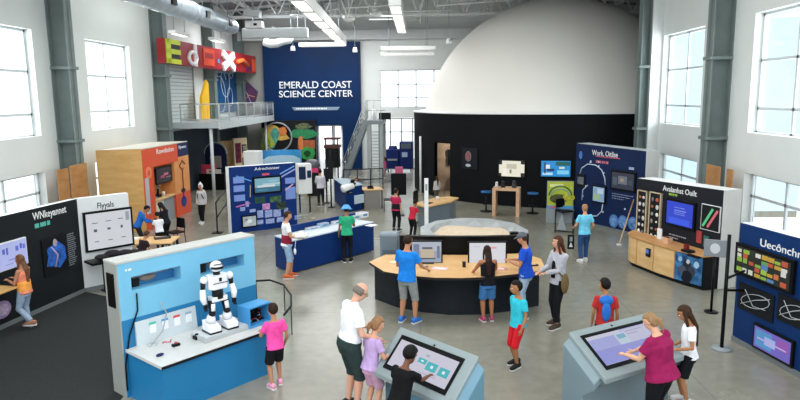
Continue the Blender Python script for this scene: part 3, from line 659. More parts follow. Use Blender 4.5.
    if st in ('short', 'long', 'ponytail', 'bun', 'curly', 'loose'):
        out = 1.16 if st == 'curly' else 1.07
        b.ell(L(0, -.045, .10), (hw*1.03, hd*1.0, hh*.42), hm, Mh, 26, 18, capfn(.42, .05, out=out))
        if st != 'short' and st != 'curly': b.ell(L(0, -.16, -.12), (hw*.92, hh*.24, hh*.3), hm, Mh, 14, 9)
        if st in ('short', 'curly'): b.ell(L(0, -.2, -.08), (hw*.86, hh*.2, hh*.22), hm, Mh, 14, 9)
    if st in ('long', 'loose'):
        ln_ = hair[2] if len(hair) > 2 else .2; a0_ = L(0, -.2, .05); a1_ = L(0, -.3, -.3); a2_ = T(tl-.03, -.06); a3_ = T(tl-ln_, -.068)
        b.tube([a0_, a1_, a2_, a3_], [(hw*.8, hh*.2), (hw*.98, hh*.17), (hw*1.0, hh*.14), (hw*.55, hh*.07)], hm, 14, el=(side,))
        for sx in (-1, 1): b.tube([L(sx*.28, .05, .15), L(sx*.36, .04, -.25), T(tl-.03, -.0, sx*.05)+V((0, .02*H, 0)), T(tl-ln_*.75, .03, sx*.06)], [hh*.1, hh*.1, hh*.11, hh*.05], hm, 8)
    if st == 'ponytail':
        b.ell(L(0, -.42, .12), (hh*.09,)*3, hm, Mh); b.tube([L(0, -.42, .12), L(0, -.58, -.05), L(0, -.52, -.45), L(0, -.42, -.85)], [hh*.07, hh*.13, hh*.11, hh*.04], hm, 10)
    if st == 'bun': b.ell(L(0, -.34, .38), (hh*.2, hh*.2, hh*.17), hm, Mh)
    if st == 'sides':
        b.ell(L(0, -.07, .02), (hw*1.06, hd*.98, hh*.34), hm, Mh, 24, 16, lambda d: 1.06 if (d.z < .74 and d.y < .3 and d.z > -.7) else .8)
    if b.v:
        o = b.build('hair', root)
        if st != 'sides': remesh(o, .012 if not far else .02, 1)
    # clothes
    ty, tcol = top[0], top[1]; tm = fab(tcol); b = MB()
    if ty in ('tee', 'long', 'polo', 'hoodie', 'tank'):
        inf = .009+(.006 if ty in ('hoodie',) else 0)
        lo = -.03 if ty != 'tank' else 0
        ps = []; rs = []
        for (s, a, b_, f_) in rings:
            if s < -.031: continue
            aa = max(a+inf, .088*fat+inf*.6) if s < .2 else a+inf
            if s >= tl-.001: aa = a+.012; b_ = b_+.008
            if ty == 'tank' and s > .24 and s < tl-.001: aa = a*.80
            ps.append(T(s-(.012 if s >= tl-.001 else 0), f_)); rs.append((aa*H, (b_+inf)*H))
        if ty == 'tank': ps = ps[:-1]; rs = rs[:-1]
        
        if ty == 'polo': ps[0] = T(-.005, 0); rs[0] = (rs[0][0]*.97, rs[0][1]*.97)
        else: ps[0] = T(-.045, -.004); rs[0] = (rs[0][0]*1.09, rs[0][1]*1.16)
        b.tube(ps, rs, tm, 20, el=(side,))
        sl = {'tee': .62, 'polo': .66, 'long': 2, 'hoodie': 2, 'tank': 0}[ty]
        for sh, el, w_ in arms:
            if not sl: continue
            inn = T(tl-.05, 0, 0).lerp(sh, .6)
            if sl < 1: b.tube([inn, sh, sh.lerp(el, sl*.6), sh.lerp(el, sl)], [.03*H, .037*H*fat**.4, .037*H*fat**.4, .039*H*fat**.4], tm, 12)
            else:
                b.tube([inn, sh, sh.lerp(el, .5), el, el.lerp(w_, .5), el.lerp(w_, .96)], [.03*H, .037*H, .035*H, .03*H, .028*H, .023*H], tm, 12); b.ell(el, (.031*H,)*3, tm, seg=10, rings=6)
            b.ell(sh, (.0375*H*fat**.4,)*3, tm, seg=10, rings=6)
        if ty == 'polo': b.tube([T(tl-.01), T(tl+.012, -.004)], [(.05*H, .046*H), (.044*H, .042*H)], tm, 14, el=(side,))
        if ty == 'hoodie': b.ell(T(tl-.01, -.05), (.06*H, .04*H, .03*H), tm)
        o = b.build({'tee': 't_shirt', 'polo': 'polo_shirt', 'long': 'long_sleeved_shirt', 'hoodie': 'hoodie', 'tank': 'tank_top'}[ty], root)
        remesh(o, .012 if not far else .018, 3)
    if len(top) > 2 and top[2]:    # lower band of another colour
        b = MB(); ps = []; rs = []
        for s, aa, bb in ((-.047, .1, .078), (.01, .1, .076), (.07, .098, .07), (.12, .096, .07)): ps.append(T(s)); rs.append(((aa*fat)*H*1.02, (bb*fat)*H*1.02))
        b.tube(ps, rs, fab(top[2]), 20, el=(side,)); b.build('shirt_band', root)
    by, bcol = bottom; bm = fab(bcol); b = MB()
    if by == 'skirt': b.tube([T(.02), T(-.03, -.004), T(-.12, 0)], [(.088*H*fat, .066*H*fat), (.1*H*fat, .08*H*fat), (.12*H*fat, .1*H*fat)], bm, 20, el=(side,))
    else:
        e = {'trousers': 1.88, 'shorts': .92, 'short_shorts': .5, 'long_shorts': 1.12}[by]
        wz = 1.14 if ty == 'polo' else 1.0
        b.tube([T(.03), T(-.02, -.005), T(-.085, -.005)], [(.088*H*fat**.8*wz, .068*H*fat**.8*wz), (.096*H*fat, .074*H*fat), (.072*H, .06*H)], bm, 20, el=(side,))
        for hip, knee, ank in legs:
            hp2 = hip+V((0, 0, .01*H)); pts = [hp2]; rs = [.058*H*fat**.6]; fl2 = 1.0 if by == 'trousers' else 1.2
            if e <= 1: pts += [hip.lerp(knee, e*.5), hip.lerp(knee, e)]; rs += [.054*H*fat**.5*(1+.03*fl2), .052*H*fat**.4*fl2**.5]
            else: pts += [hip.lerp(knee, .5), knee, knee.lerp(ank, (e-1)*.5), knee.lerp(ank, e-1)]; w2 = .036 if by == 'trousers' else .045; rs += [.05*H*fat**.5, .042*H, w2*H, w2*.95*H]
            b.tube(pts, rs, bm, 14)
            if e > 1: b.ell(knee, (.042*H,)*3, bm, seg=10, rings=6)
    o = b.build({'skirt': 'skirt', 'trousers': 'trousers'}.get(by, 'shorts'), root); remesh(o, .012 if not far else .018, 3)
    # shoes
    if shoes:
        sm_ = pnt(shoes, .6); so = pnt(sole or 'e0e0de', .6)
        for (hip, knee, ank), tr in zip(legs, (-1, 1)):
            b = MB(); base = ank.z-.045*H; fd = Matrix.Rotation(-tr*.18, 3, 'Z')@V((0, 1, 0)); sd = fd.cross(V((0, 0, 1)))
            ctr = V((ank.x, ank.y, base))
            sect = [(-.045, .024, .03), (-.02, .027, .036), (.02, .027, .032), (.06, .031, .022), (.092, .027, .017), (.108, .012, .011)]
            b.tube([ctr+fd*s*H+V((0, 0, hz*H*.95+.008)) for s, wx, hz in sect], [(wx*H, hz*H*.95) for s, wx, hz in sect], sm_, 12, el=(sd,))
            b.tube([ctr+V((0, 0, .03*H)), ctr+V((0, 0, .058*H))], [.024*H, .025*H], sm_, 10)
            o = b.build('shoe', root)
            for v in o.data.vertices: v.co.z = max(v.co.z, .01)
            b = MB(); b.prism([(ctr+fd*s*H+sd*w2*H)[:2] for s, w2 in ((-.05, .012), (-.045, .025), (.03, .028), (.08, .031), (.108, .015), (.108, -.015), (.08, -.031), (.03, -.028), (-.045, -.025), (-.05, -.012))], base+.001, base+.016, so); b.build('sole', o)
    info = dict(root=root, T=T, L=L, Mh=Mh, hh=hh, hw=hw, hd=hd, hc=hc, arms=arms, legs=legs, H=H, side=side, up=up, fw=fw, neck=neck)
    if extra: extra(info)
    return info
def ex_glasses(i):
    L, hh = i['L'], i['hh']; b = MB()
    for sx in (-1, 1):
        b.tube([L(sx*.15+.09*math.cos(k/8*6.283), .41, .02+.07*math.sin(k/8*6.283)) for k in range(9)], .009*hh, M_BLACK, 5)
        b.tube([L(sx*.24, .4, .04), L(sx*.35, 0, .03)], .01*hh, M_BLACK, 5)
    b.tube([L(-.06, .42, .03), L(.06, .42, .03)], .01*hh, M_BLACK, 5); b.build('glasses', i['root'])
def ex_cap(col):
    def fn(i):
        b = MB(); m = fab(col); b.ell(i['L'](0, -.04, .17), (i['hw']*1.14, i['hd']*1.1, i['hh']*.40), m, i['Mh'], 18, 10, lambda d: 1 if d.z > -.15 else .85)
        L = i['L']; b.tube([L(0, .3, .2), L(0, .5, .17), L(0, .68, .13)], [(i['hw']*.95, .012), (i['hw']*.85, .012), (i['hw']*.4, .01)], m, 12, el=(i['Mh']@V((1, 0, 0)),)); b.build('cap', i['root'])
    return fn
def ex_hood(col):
    def fn(i):
        b = MB(); b.ell(i['L'](0, -.06, .08), (i['hw']*1.3, i['hd']*1.15, i['hh']*.6), fab(col), i['Mh'], 20, 14, lambda d: .72 if (d.y > .45 and abs(d.z+.1) < .55) else 1); b.ell(i['L'](0, -.1, .62), (.03, .03, .05), fab(col)); b.build('hood', i['root'])
    return fn
def bag_on_back(col, name='backpack', sc=1.0):
    def fn(i):
        T, H = i['T'], i['H']; b = MB(); c = T(.15, -.1); b.ell(c, (.075*H*sc, .045*H*sc, .1*H*sc), fab(col), None, 16, 10)
        for sx in (-1, 1): b.tube([T(.24, -.08, sx*.045), T(.275, -.0, sx*.06), T(.2, .075, sx*.055), T(.1, .04, sx*.09)], .012*H, fab(col), 6)
        b.build(name, i['root'])
    return fn

# ---- nearest visitors
def P_(px, py): q = at(px, py); return (q.x, q.y)
man = person('old man in white polo shirt and dark green shorts looking down', P_(351, 409), 1.86, -62, 'cf9d84', ('sides', '6d655e'), ('polo', 'e9ebee'), ('long_shorts', '2c3a38'), '26282a',
       lean=7, head=(32, -5), armL=(-.03, .2, .60), armR=(.12, .17, .57), build=1.2, extra=ex_glasses)
def arms_fold(*a): pass
person('girl in lavender t-shirt and pink patterned shorts at the left touch table', P_(371, 414), 1.40, -50, 'cf9a7c', ('ponytail', '8a6546'), ('tee', 'b79bc8'), ('shorts', 'c79ab4'), 'd9d4d6',
       lean=8, head=(22, -10), armL=(-.06, .17, .66), armR=(.10, .2, .62), kid=1)
BLK = '17171a'
tabL = Fr(at(400.5, 326.5, 1.17), at(479, 356, 1.17)); tabR = Fr(at(568.5, 332, 1.17), at(646, 313, 1.17))
w_ = tabL.w(.92, -.86)
person('child with black hair and black t-shirt touching the left touch table', w_, 1.38, math.degrees(tabL.rz)+6, '6b4533', ('curly', '0e0c0c'), ('tee', '0f1012'), ('shorts', '1a1a20'), '202022',
       lean=16, head=(26, 0), armL=(-.13, .26, .60), armR=(.06, .34, .64), kid=1, build=1.12)
w_ = tabR.w(.60, -1.02)
person('woman in maroon t-shirt and black shorts touching the right touch table', w_, 1.64, math.degrees(tabR.rz)+14, 'd2a184', ('ponytail', '8f6f4c'), ('tee', '8e1c4e'), ('long_shorts', '15151a'), '303035',
       lean=10, head=(24, 10), armL=(-.10, .25, .62), armR=(.1, .28, .58), build=1.55)
w_ = tabR.w(1.66, -.62)
person('girl in white t-shirt and black shorts watching the right touch table', w_, 1.46, 78, 'a8744f', ('long', '3a2619', .22), ('tee', 'e8e9ec'), ('shorts', '15151a'), 'e4e2e0',
       lean=2, head=(24, 0), armL=(-.12, .14, .58), armR=(.13, .1, .54), kid=.7)
def ex_bluehood(i):
    T = i['T']; b = MB(); b.ell(T(.245, -.055), (.075*i['H'], .035*i['H'], .06*i['H']), fab('2f72c8')); b.ell(T(.12, -.08), (.05*i['H'], .02*i['H'], .11*i['H']), fab('2f72c8')); b.build('blue_hood', i['root'])
person('boy in red shirt with blue hood standing behind the right touch table', (2.95, 10.05), 1.44, -8, 'a8744f', ('short', '17120f'), ('tee', 'b5302e'), ('shorts', '23262c'), '2a2a2c', head=(8, 35), kid=1, extra=ex_bluehood)
person('boy in teal t-shirt and bright red shorts walking left', P_(517, 366), 1.44, 122, 'a8744f', ('short', '17120f'), ('tee', '35bdd0'), ('long_shorts', 'd0202c'), '1d1d20', head=(6, -25),
       feet=((-.05, .045), (.055, -.03)), armL=(-.13, .06, .47), armR=(.14, -.03, .47), kid=.9)
def ex_bag(i):
    T = i['T']; b = MB(); b.tube([T(.25, .045), T(.16, .068), T(.02, .074)], [(.022*i['H'], .01*i['H']), (.03*i['H'], .012*i['H']), (.03*i['H'], .012*i['H'])], fab('15151a'), 10, el=(V((1, 0, 0)),)); b.build('black_top', i['root']); b = MB(); b.ell(T(-.02, .02, -.13), (.025*i['H'], .05*i['H'], .11*i['H']), fab('6b5a3a')); b.tube([T(.26, 0, .05), T(.12, .07, -.04), T(.04, .03, -.12)], .008*i['H'], fab('6b5a3a'), 6); b.build('shoulder_bag', i['root'])
person('woman with long brown hair in grey plaid shirt and black trousers', P_(557, 326), 1.76, 118, 'c8957a', ('long', '4a2c1f', .24), ('long', 'aeaeb6'), ('trousers', '15161a'), '4a3a30', head=(2, -20),
       armL=(.02, .16, .60), armR=(.10, .17, .60), feet=((-.06, .06), (.06, -.03)), extra=ex_bag)
person('man in royal blue t-shirt, light jeans and grey cap at desk end', P_(525, 317), 1.72, 72, 'b98262', ('short', '3a2a20'), ('tee', '1f4fc0'), ('trousers', '9fb6cc'), '55585c', lean=2, head=(16, 0),
       armL=(-.06, .18, .66), armR=(.10, .17, .64), build=1.15, extra=ex_cap('5a5f66'))
person('young woman with long dark hair, black tank top and denim shorts', P_(487.5, 321), 1.50, 8, 'a8704e', ('long', '2b1a14', .21), ('tank', '15151a'), ('shorts', '3f73a8'), 'b8446a', lean=4, head=(14, 0),
       armL=(-.17, .24, .56), armR=(.15, .25, .60))
person('man in bright blue polo shirt and khaki shorts seen from behind', P_(407.5, 322.5), 1.74, -28, 'b98262', ('short', '2a1e18'), ('tee', '1f7fd8'), ('long_shorts', '8f9290'), '2f74c8', head=(14, 0),
       armL=(-.1, .17, .6), armR=(.14, .2, .58), build=1.08, feet=((-.075, .0), (.08, .03)))
person('child in bright pink t-shirt and black shorts at the robot desk', P_(277, 387), 1.32, 32, 'b07c5c', ('short', '2a1d16'), ('tee', 'ef4fa0'), ('shorts', '18181c'), 'e6a0b8', head=(10, 0),
       armL=(-.1, .2, .62), armR=(.13, .05, .48), kid=1, feet=((-.06, -.02), (.06, .06)))
person('girl in orange and pink tank top and patterned pale jeans at the dark wall', P_(28.5, 328), 1.46, 86, 'b98262', ('long', '6a4530', .2), ('tank', 'e8896a', 'f0a04a'), ('trousers', '94a6ba'), 'a0705a', head=(4, 10),
       armL=(-.06, .17, .66), armR=(.06, .17, .66), feet=((-.05, -.1, .06), (.05, .02)))
def ex_whitebag(i):
    T, H = i['T'], i['H']; b = MB(); b.ell(T(.10, .19, .06), (.13*H, .12*H, .045*H), fab('ddd9d2'), None, 18, 10, lambda d: 1+.12*math.sin(6*d.x+4*d.y)); b.ell(T(.125, .2, .08), (.06*H, .06*H, .05*H), fab('ddd9d2')); b.build('sun_hat', i['root'])
    b = MB(); b.ell(T(-.12, .1, .1), (.04*H, .02*H, .05*H), fab('e4e4e6')); b.tube([T(-.08, .1, .1), T(.05, .12, .1)], .006*H, fab('e4e4e6'), 5); b.build('small_bag', i['root'])
person('young man in white and dark red shirt holding a white sun hat', P_(288, 277.5), 1.66, -70, 'c08c6c', ('short', '3a2218'), ('tee', 'e4e4e8', '8e2338'), ('long_shorts', '8fabc4'), 'c4602e', head=(12, 0),
       armL=(-.05, .17, .60), armR=(.10, .18, .60), feet=((-.05, .05), (.06, -.03)), extra=ex_whitebag)
def ex_bluehat(i):
    L, hh = i['L'], i['hh']; m = fab('5f9fd8'); b = MB()
    b.tube([L(0, 0, .05), L(0, 0, .16), L(0, .02, .5), L(0, .02, .66)], [(hh*.85, hh*.85), (hh*.66, hh*.66), (hh*.46, hh*.5), (hh*.3, hh*.32)], m, 20, el=(i['Mh']@V((1, 0, 0)),)); b.build('bucket_hat', i['root'])
person('person in green t-shirt, black trousers and wide blue hat at counter', P_(347.5, 262), 1.52, 6, '9a6a4c', ('short', '1a1412'), ('tee', '2fa678'), ('trousers', '17181c'), '1c1c1e', head=(14, 0),
       armL=(-.14, .05, .47), armR=(.1, .2, .62), extra=ex_bluehat)
person('woman in light blue t-shirt and jeans standing before the navy panel', P_(583.5, 262), 1.54, 10, 'c8957a', ('bun', 'a87c54'), ('tee', '6fc6e4'), ('trousers', '2f4f7c'), 'e0e0de', head=(6, 0),
       armL=(-.13, .14, .58), armR=(.14, .08, .52), build=1.05, feet=((-.06, -.03), (.06, .05)))
def ex_hoodbag(i): ex_hood('e8e8ea')(i); bag_on_back('3a3d44')(i)
person('child in white hood and pale grey hoodie with black trousers walking', P_(203, 223.5), 1.42, 165, 'b98262', ('short', '3a2a20'), ('hoodie', 'c8c6c8'), ('trousers', '17181c'), 'e6e6e6', head=(4, 0),
       feet=((-.04, .06), (.06, -.05)), far=True, extra=ex_hoodbag)
# around the small table, left of the orange kiosk
kw = dict(far=True, kid=.8)
person('child in blue hooded jacket leaning over the wooden activity table', P_(139.5, 249), 1.36, -60, 'a8744f', ('short', '15110f'), ('hoodie', '2365b8'), ('trousers', '22252c'), '2a2a2c', lean=24, head=(35, 0), armL=(-.1, .3, .58), armR=(.1, .3, .58), **kw)
person('child in white shirt seen from behind at the wooden activity table', P_(161, 251), 1.16, 38, 'a8744f', ('short', '15110f'), ('tee', 'e6e6ea'), ('trousers', '1c1d22'), '2a2a2c', lean=12, head=(20, 0), armL=(-.1, .25, .55), armR=(.1, .25, .55), far=True, kid=1)
person('dark-haired person in black top beside the child in white shirt', P_(168, 245), 1.34, 70, 'c8957a', ('long', '1c1412', .16), ('long', '1d1e24'), ('trousers', '17181c'), '2a2a2c', lean=14, head=(25, 0), armL=(-.1, .25, .58), armR=(.1, .25, .58), **kw)
q = at(130, 250, .8); person('child in dark top crouching behind the blue wall near table', (q.x+.12, q.y+.3), 1.22, -30, 'b07c5c', ('short', '4a3328'), ('tee', '2c2228'), ('trousers', '22252c'), '2a2a2c', lean=20, head=(20, 0), armL=(-.1, .25, .55), armR=(.1, .25, .55), **kw)
# far visitors
person('person in white shirt and dark trousers standing before the lobby door', P_(321, 206), 1.50, 10, 'b98262', ('short', '17120f'), ('long', 'c9c8cf'), ('trousers', '22252c'), '2a2a2c', head=(10, 0), armL=(-.1, .2, .58), far=True)
person('child in pink and black top standing on left of white post', P_(396, 231), 1.42, -20, 'b98262', ('short', '2a1d16'), ('tee', 'b32a52', '1c1c22'), ('trousers', '1c1d24'), '3a3a3e', head=(10, 0), armL=(-.05, .2, .6), **kw)
person('child in red vest bending beside the white post', P_(412, 238), 1.22, -40, '9a6a4c', ('short', '1a1210'), ('tee', 'b8283c'), ('trousers', '17181c'), '202022', lean=16, head=(18, 0), armL=(-.08, .26, .62), armR=(.1, .26, .6), **kw)
q = at(357.5, 180, 1.04); person('child in light blue top behind the small blue counter', (q.x, q.y+.25), 1.16, 150, 'b98262', ('short', '5a3d28'), ('tee', '4aa0d8'), ('trousers', '22252c'), '2a2a2c', lean=10, head=(25, 0), armL=(-.05, .25, .6), armR=(.05, .25, .6), far=True)
person('small child with dark hair in pale clothes before the drum doorway', P_(437, 203), 1.12, 30, 'b98262', ('long', '3a2619', .18), ('long', 'b9b4b0'), ('trousers', '5a5048'), '2a2a2c', head=(10, 0), far=True)
person('small child in pink and blue by the staircase foot', P_(385.5, 178.5), 1.15, 100, 'c8957a', ('long', '4a3020', .16), ('tee', 'd65a92'), ('skirt', '7fb0d8'), 'e0e0e0', far=True, kid=1)

# ================================================================== TOUCH TABLES
M_KIOSK = pnt('869293', .4); M_KSIDE = mat('kiosk_body', '5f8698', .4, var=.04, scale=2)
def touch_table(f, lab, screen_m, deco, side, kk=.52, D=.82, dd=(.10, .70)):
    t = thing('touch_table', f.w(0, 0), f.rz, lab, 'touch table')
    L = f.L; zf_ = lambda d: 1.17-d*kk    # plate height at depth d in front of back edge
    b = MB()
    # body: profile in depth, extruded along x
    prof = [(-.0, 0), (-.0, 1.10), (-D+.1, zf_(D-.1)-.07), (-D+.1, zf_(D-.1)-.16), (-D+.3, .5), (-D+.3, 0)]
    vs = [(x, y-.01, z-(dz_ if z > .4 else 0)) for x, dz_ in ((-.1, .07), (.01, 0), (L-.01, 0), (L+.1, .07)) for y, z in prof]; n = len(prof)
    b.add(vs, [tuple(range(n)), tuple(range(4*n-1, 3*n-1, -1))]+[(j*n+i, j*n+n+i, j*n+n+(i+1) % n, j*n+(i+1) % n) for i in range(n) for j in range(3)], side); b.build('pedestal', t, .01)
    b = MB(); p = [(0, -D, zf_(D)-.07), (L, -D, zf_(D)-.07), (L, 0, 1.10), (0, 0, 1.10), (0, -D, zf_(D)), (L, -D, zf_(D)), (L, 0, 1.17), (0, 0, 1.17)]
    b.add(p, [(3, 2, 1, 0), (4, 5, 6, 7), (0, 1, 5, 4), (1, 2, 6, 5), (2, 3, 7, 6), (3, 0, 4, 7)], M_KIOSK); b.build('top_plate', t, .012)
    ang = math.atan(kk)
    def pl(x, d, h): nrm = V((0, -math.sin(ang), math.cos(ang))); return V((x, -d, zf_(d)))+nrm*h
    def slab(x0, x1, d0, d1, h0, h1, m, mb):
        mb.add([pl(x0, d1, h0), pl(x1, d1, h0), pl(x1, d0, h0), pl(x0, d0, h0), pl(x0, d1, h1), pl(x1, d1, h1), pl(x1, d0, h1), pl(x0, d0, h1)],
               [(3, 2, 1, 0), (4, 5, 6, 7), (0, 1, 5, 4), (1, 2, 6, 5), (2, 3, 7, 6), (3, 0, 4, 7)], m)
    x0, x1, d0, d1 = .12, L-.16, *dd
    b = MB(); slab(x0, x1, d0, d1, 0, .012, M_BLACK, b); fo = b.build('display', t)
    b = MB(); slab(x0+.045, x1-.045, d0+.045, d1-.045, .012, .014, screen_m, b); w = x1-x0-.09; h = d1-d0-.09
    for i, (a, c, e, g, m) in enumerate(deco): slab(x0+.045+a*w, x0+.045+c*w, d0+.045+e*h, d0+.045+g*h, .014, .0145+.0003*i, m, b)
    b.build('screen', fo)
    b = MB(); slab(L*.5-.015, L*.5+.015, .045, .065, 0, .004, M_CHAR, b); b.build('camera_dot', t)
tq = scr('48bcc4', .8); wh = scr('e8f6f6', .85)
touch_table(tabL, 'grey touch table with pale screen and three turquoise tiles, front centre', scr('d4d2e2', .8),
            [(.42, .56, .34, .52, tq), (.58, .75, .36, .66, tq), (.79, .95, .38, .68, tq), (.47, .51, .40, .46, wh), (.65, .69, .46, .56, wh), (.85, .89, .48, .58, wh), (.1, .2, .2, .24, scr('b9b4c6', .8)), (.5, .8, .8, .83, scr('b9b4c6', .8)), (.5, .56, .16, .24, scr('a9b8c8', .8))], M_KSIDE, 1.0, .50, (.07, .43))
touch_table(tabR, 'grey touch table with violet-blue screen at lower right', scr('a8ace2', .8),
            [(0, .55, 0, .12, scr('dcdcf0', .7)), (.56, .98, .02, .5, scr('d0d0ea', .7)), (.42, .6, .1, .55, scr('c2d2e2', .8)), (.45, .58, .15, .3, scr('7fb0cc', .8)), (0, .98, .5, .98, scr('9498de', .8)), (.1, .9, .55, .6, scr('a8a8e8', .65)), (.62, .9, .1, .12, scr('9aa0c8', .8)), (.62, .8, .2, .22, scr('9aa0c8', .8))], mat('kiosk_body_grey', '76888e', .4, var=.04, scale=2), .62, .67, (.09, .57))

# ================================================================== ROBOT EXHIBIT
A = at(127.6, 398); Bq = at(253.7, 236.4, 2.0); f = Fr(A, Bq)
t = thing('robot_exhibit_wall', f.w(0, 0), f.rz, 'two-tone blue exhibit wall with two slots behind the white robot', 'exhibit wall')
M_LB = pnt('72b6d6', .5); M_MB = pnt('1a74a6', .5); M_TOPW = mat('raw_white_top', 'b6b7b3', .6, var=.05)
s1 = f.rect(131, 289, 180.5, 267); s1 = (f.hit(131, 280)[0], f.hit(181, 275)[0], f.hit(131, 291)[1], f.hit(131, 277)[1])
s2 = (f.hit(200, 265)[0], f.hit(244, 257)[0], f.hit(200, 276)[1], f.hit(200, 264)[1])
zb = f.hit(127, 320)[1]; L = f.L; TH = .36
b = MB()
def wallpanel(x0, x1):
    b.box(x0, x1, 0, TH, 0, zb, M_MB); b.box(x0, x1, 0, TH, zb, 2.0, M_LB)
xs = [0, s1[0], s1[1], s2[0], s2[1], L]; sm2 = [None, s1, None, s2, None]
for i in range(5):
    x0, x1 = xs[i], xs[i+1]; s = sm2[i]
    b.box(x0, x1, 0, TH, 0, zb, M_MB)
    if s: b.box(x0, x1, 0, TH, zb, s[2], M_LB); b.box(x0, x1, 0, TH, s[3], 2.0, M_LB)
    else: b.box(x0, x1, 0, TH, zb, 2.0, M_LB)
b.build('wall_panel', t)
MB().box(-.02, L+.01, -.01, TH+.01, 2.0, 2.03, M_TOPW).build('top_board', t)
MB().box(-.02, 0, 0, TH, 0, 2.0, pnt('9a9c96')).build('end_board', t)
MB().box(-.035, -.02, .08, TH-.08, 1.35, 1.85, M_BLACK).build('end_screen', t)
b = MB()
for s in (s1, s2): 
    x0, x1, z0, z1 = s; e = .02
    b.box(x0, x1, .2, TH-.02, z0, z0+.12, pnt('2a6ea0')); b.ell((x0+(x1-x0)*.45, .2, z0+.09), (.14, .05, .05), prt('6a6a66', 'a08a74')); b.box(x0+.1, x0+.2, .15, .2, z0, z0+.13, M_CHAR)
b.build('slot_contents', t)
x, z = f.hit(125, 271); b = MB(); scribble(b, x, x+.22, z-.03, z+.02, 0, M_WHITE, 1); b.build('small_lettering', t)
# desk
dz = .74; g1, g2 = at(163.7, 366, dz), at(270, 329, dz); f_ = Fr(g1, g2)
def inv(fr, P): d = V((P.x, P.y, 0))-fr.o; return d.dot(fr.u), d.dot(fr.n)
xa, ya = inv(f, g1); xb, yb2 = inv(f, g2); yf = (ya+yb2)/2; x0d = .02
t = thing('robot_desk', f.w(0, 0), f.rz, 'blue exhibit desk with grey-white top under the robot', 'desk')
MB().box(x0d+.03, xb-.03, yf+.04, -.005, .0, dz-.05, M_MB).build('cabinet', t)
MB().box(x0d, xb, yf, -.005, dz-.045, dz, mat('desk_top', 'c9c9c6', .35, var=.03)).box(x0d, xb, yf-.004, yf, dz-.05, dz-.01, M_CHAR).build('desk_top', t, .006)
rx0, rx1 = f.hit(135, 335)[0], f.hit(195, 315)[0]
b = MB(); b.add([(rx0, -.06, dz), (rx1, -.06, dz), (rx1, -.02, dz+.36), (rx0, -.02, dz+.36), (rx0, -.005, dz), (rx1, -.005, dz), (rx1, -.005, dz+.36), (rx0, -.005, dz+.36)], [(0, 1, 2, 3), (7, 6, 5, 4), (3, 2, 6, 7), (0, 3, 7, 4), (1, 5, 6, 2)], pnt('c2ccd0')); b.build('riser_panel', t)
for i, c in enumerate(('3fb49a', '4a9fd0', 'd8423c', '8fa8b8')):
    b = MB(); cx = rx0+(rx1-rx0)*(.26+.2*i); b.box(cx-.05, cx+.05, -.052, -.04, dz+.14, dz+.27, pnt('e8eaec')); b.box(cx-.05, cx+.05, -.05, -.035, dz+.25, dz+.30, pnt(c)); b.build('card', t)
def desk_thing(name, px, py, lab, cat, fn, z=dz):
    P = at(px, py, z); e = thing(name, (P.x, P.y, z), f.rz, lab, cat); fn(e); return e
desk_thing('computer_mouse', 160, 356, 'dark blue mouse near front left of robot desk', 'mouse', lambda e: MB().ell((0, 0, .02), (.06, .035, .02), pnt('1b2452')).build('shell', e))
desk_thing('game_controller', 176, 346, 'small black controller on robot desk with red cable', 'controller', lambda e: (MB().box(-.06, .06, -.035, .035, 0, .04, M_BLACK).build('body', e, .015), MB().ell((0, 0, .05), (.02, .02, .02), pnt('c8323c')).build('knob', e)))
desk_thing('control_box', 197, 339, 'black control box beside the robot platform', 'box', lambda e: (MB().box(-.05, .05, -.05, .05, 0, .06, M_BLACK).build('body', e, .012), MB().ell((0, 0, .07), (.03, .03, .02), M_CHAR).build('button', e)))
desk_thing('red_cable', 168, 342, 'loose pink-red cable coil on robot desk', 'cable', lambda e: MB().tube([(-.08+.02*k, .04*math.sin(k), .008) for k in range(9)], .008, pnt('c8506a'), 6).build('cord', e))
desk_thing('clear_dish', 152, 345, 'round pale dish near riser on robot desk', 'dish', lambda e: (MB().cyl((0, 0, 0), .07, .015, pnt('b9c2c4'), 20).build('dish_plate', e)))
b = MB(); pts = [f.hit(136, 293), f.hit(137, 310), f.hit(129, 335), f.hit(125, 365), f.hit(127, 390)]; b.tube([f.w(x, -.02, z) for x, z in pts], .012, M_BLACK, 6)
tag(b.build('cable'), 'thin black cable hanging down left side of blue wall', 'cable')
b = MB(); pts = [f.hit(158, 301), f.hit(164, 312), f.hit(160, 330)]; b.tube([f.w(x, -.075, z) for x, z in pts]+[f.w(.3, -.2, dz+.01)], .009, pnt('9aa0a2'), 6); tag(b.build('cable'), 'grey cable hanging over the riser panel', 'cable')
# robot
P = at(224, 333, dz); pc = at(221, 333, dz)
cxp, cyp = inv(f, pc); cyp = max(yf+.3, min(cyp, -.3))
t = thing('robot_platform', f.w(cxp, cyp, dz), f.rz, 'low grey platform under the robot', 'platform')
PX = .40; MB().box(-PX, PX, -.2, .2, 0, .07, pnt('aeb4b6')).build('plinth', t, .008); b = MB(); b.box(-PX+.03, PX-.03, -.17, .17, .07, .075, pnt('d0d3d4')); b.build('top_sheet', t)
bz = dz+.076; c0 = f.w(cxp-.02, cyp, bz)
dr = ray(214.5, 260.5); rz_top = CAM.z+dr.z*((V((c0.x, c0.y)).length)/V((dr.x, dr.y)).length); RHh = rz_top-bz
t = thing('humanoid_robot', c0, f.rz-.1, 'white and black humanoid robot standing on the blue desk', 'robot')
S = RHh; WP = pnt('e9eaec', .25); BP = pnt('17181b', .3)
def el_(c, r): return ((c[0]*S, c[1]*S, c[2]*S), (r[0]*S, r[1]*S, r[2]*S))
b = MB()
b.ell(*el_((0, 0, .91), (.088, .09, .085)), WP, None, 20, 12, lambda d: 1 if d.z > -.5 else .92); b.build('head', t)
hd_ = [o for o in bpy.data.objects if o.parent == t and o.name.startswith('head')][-1]
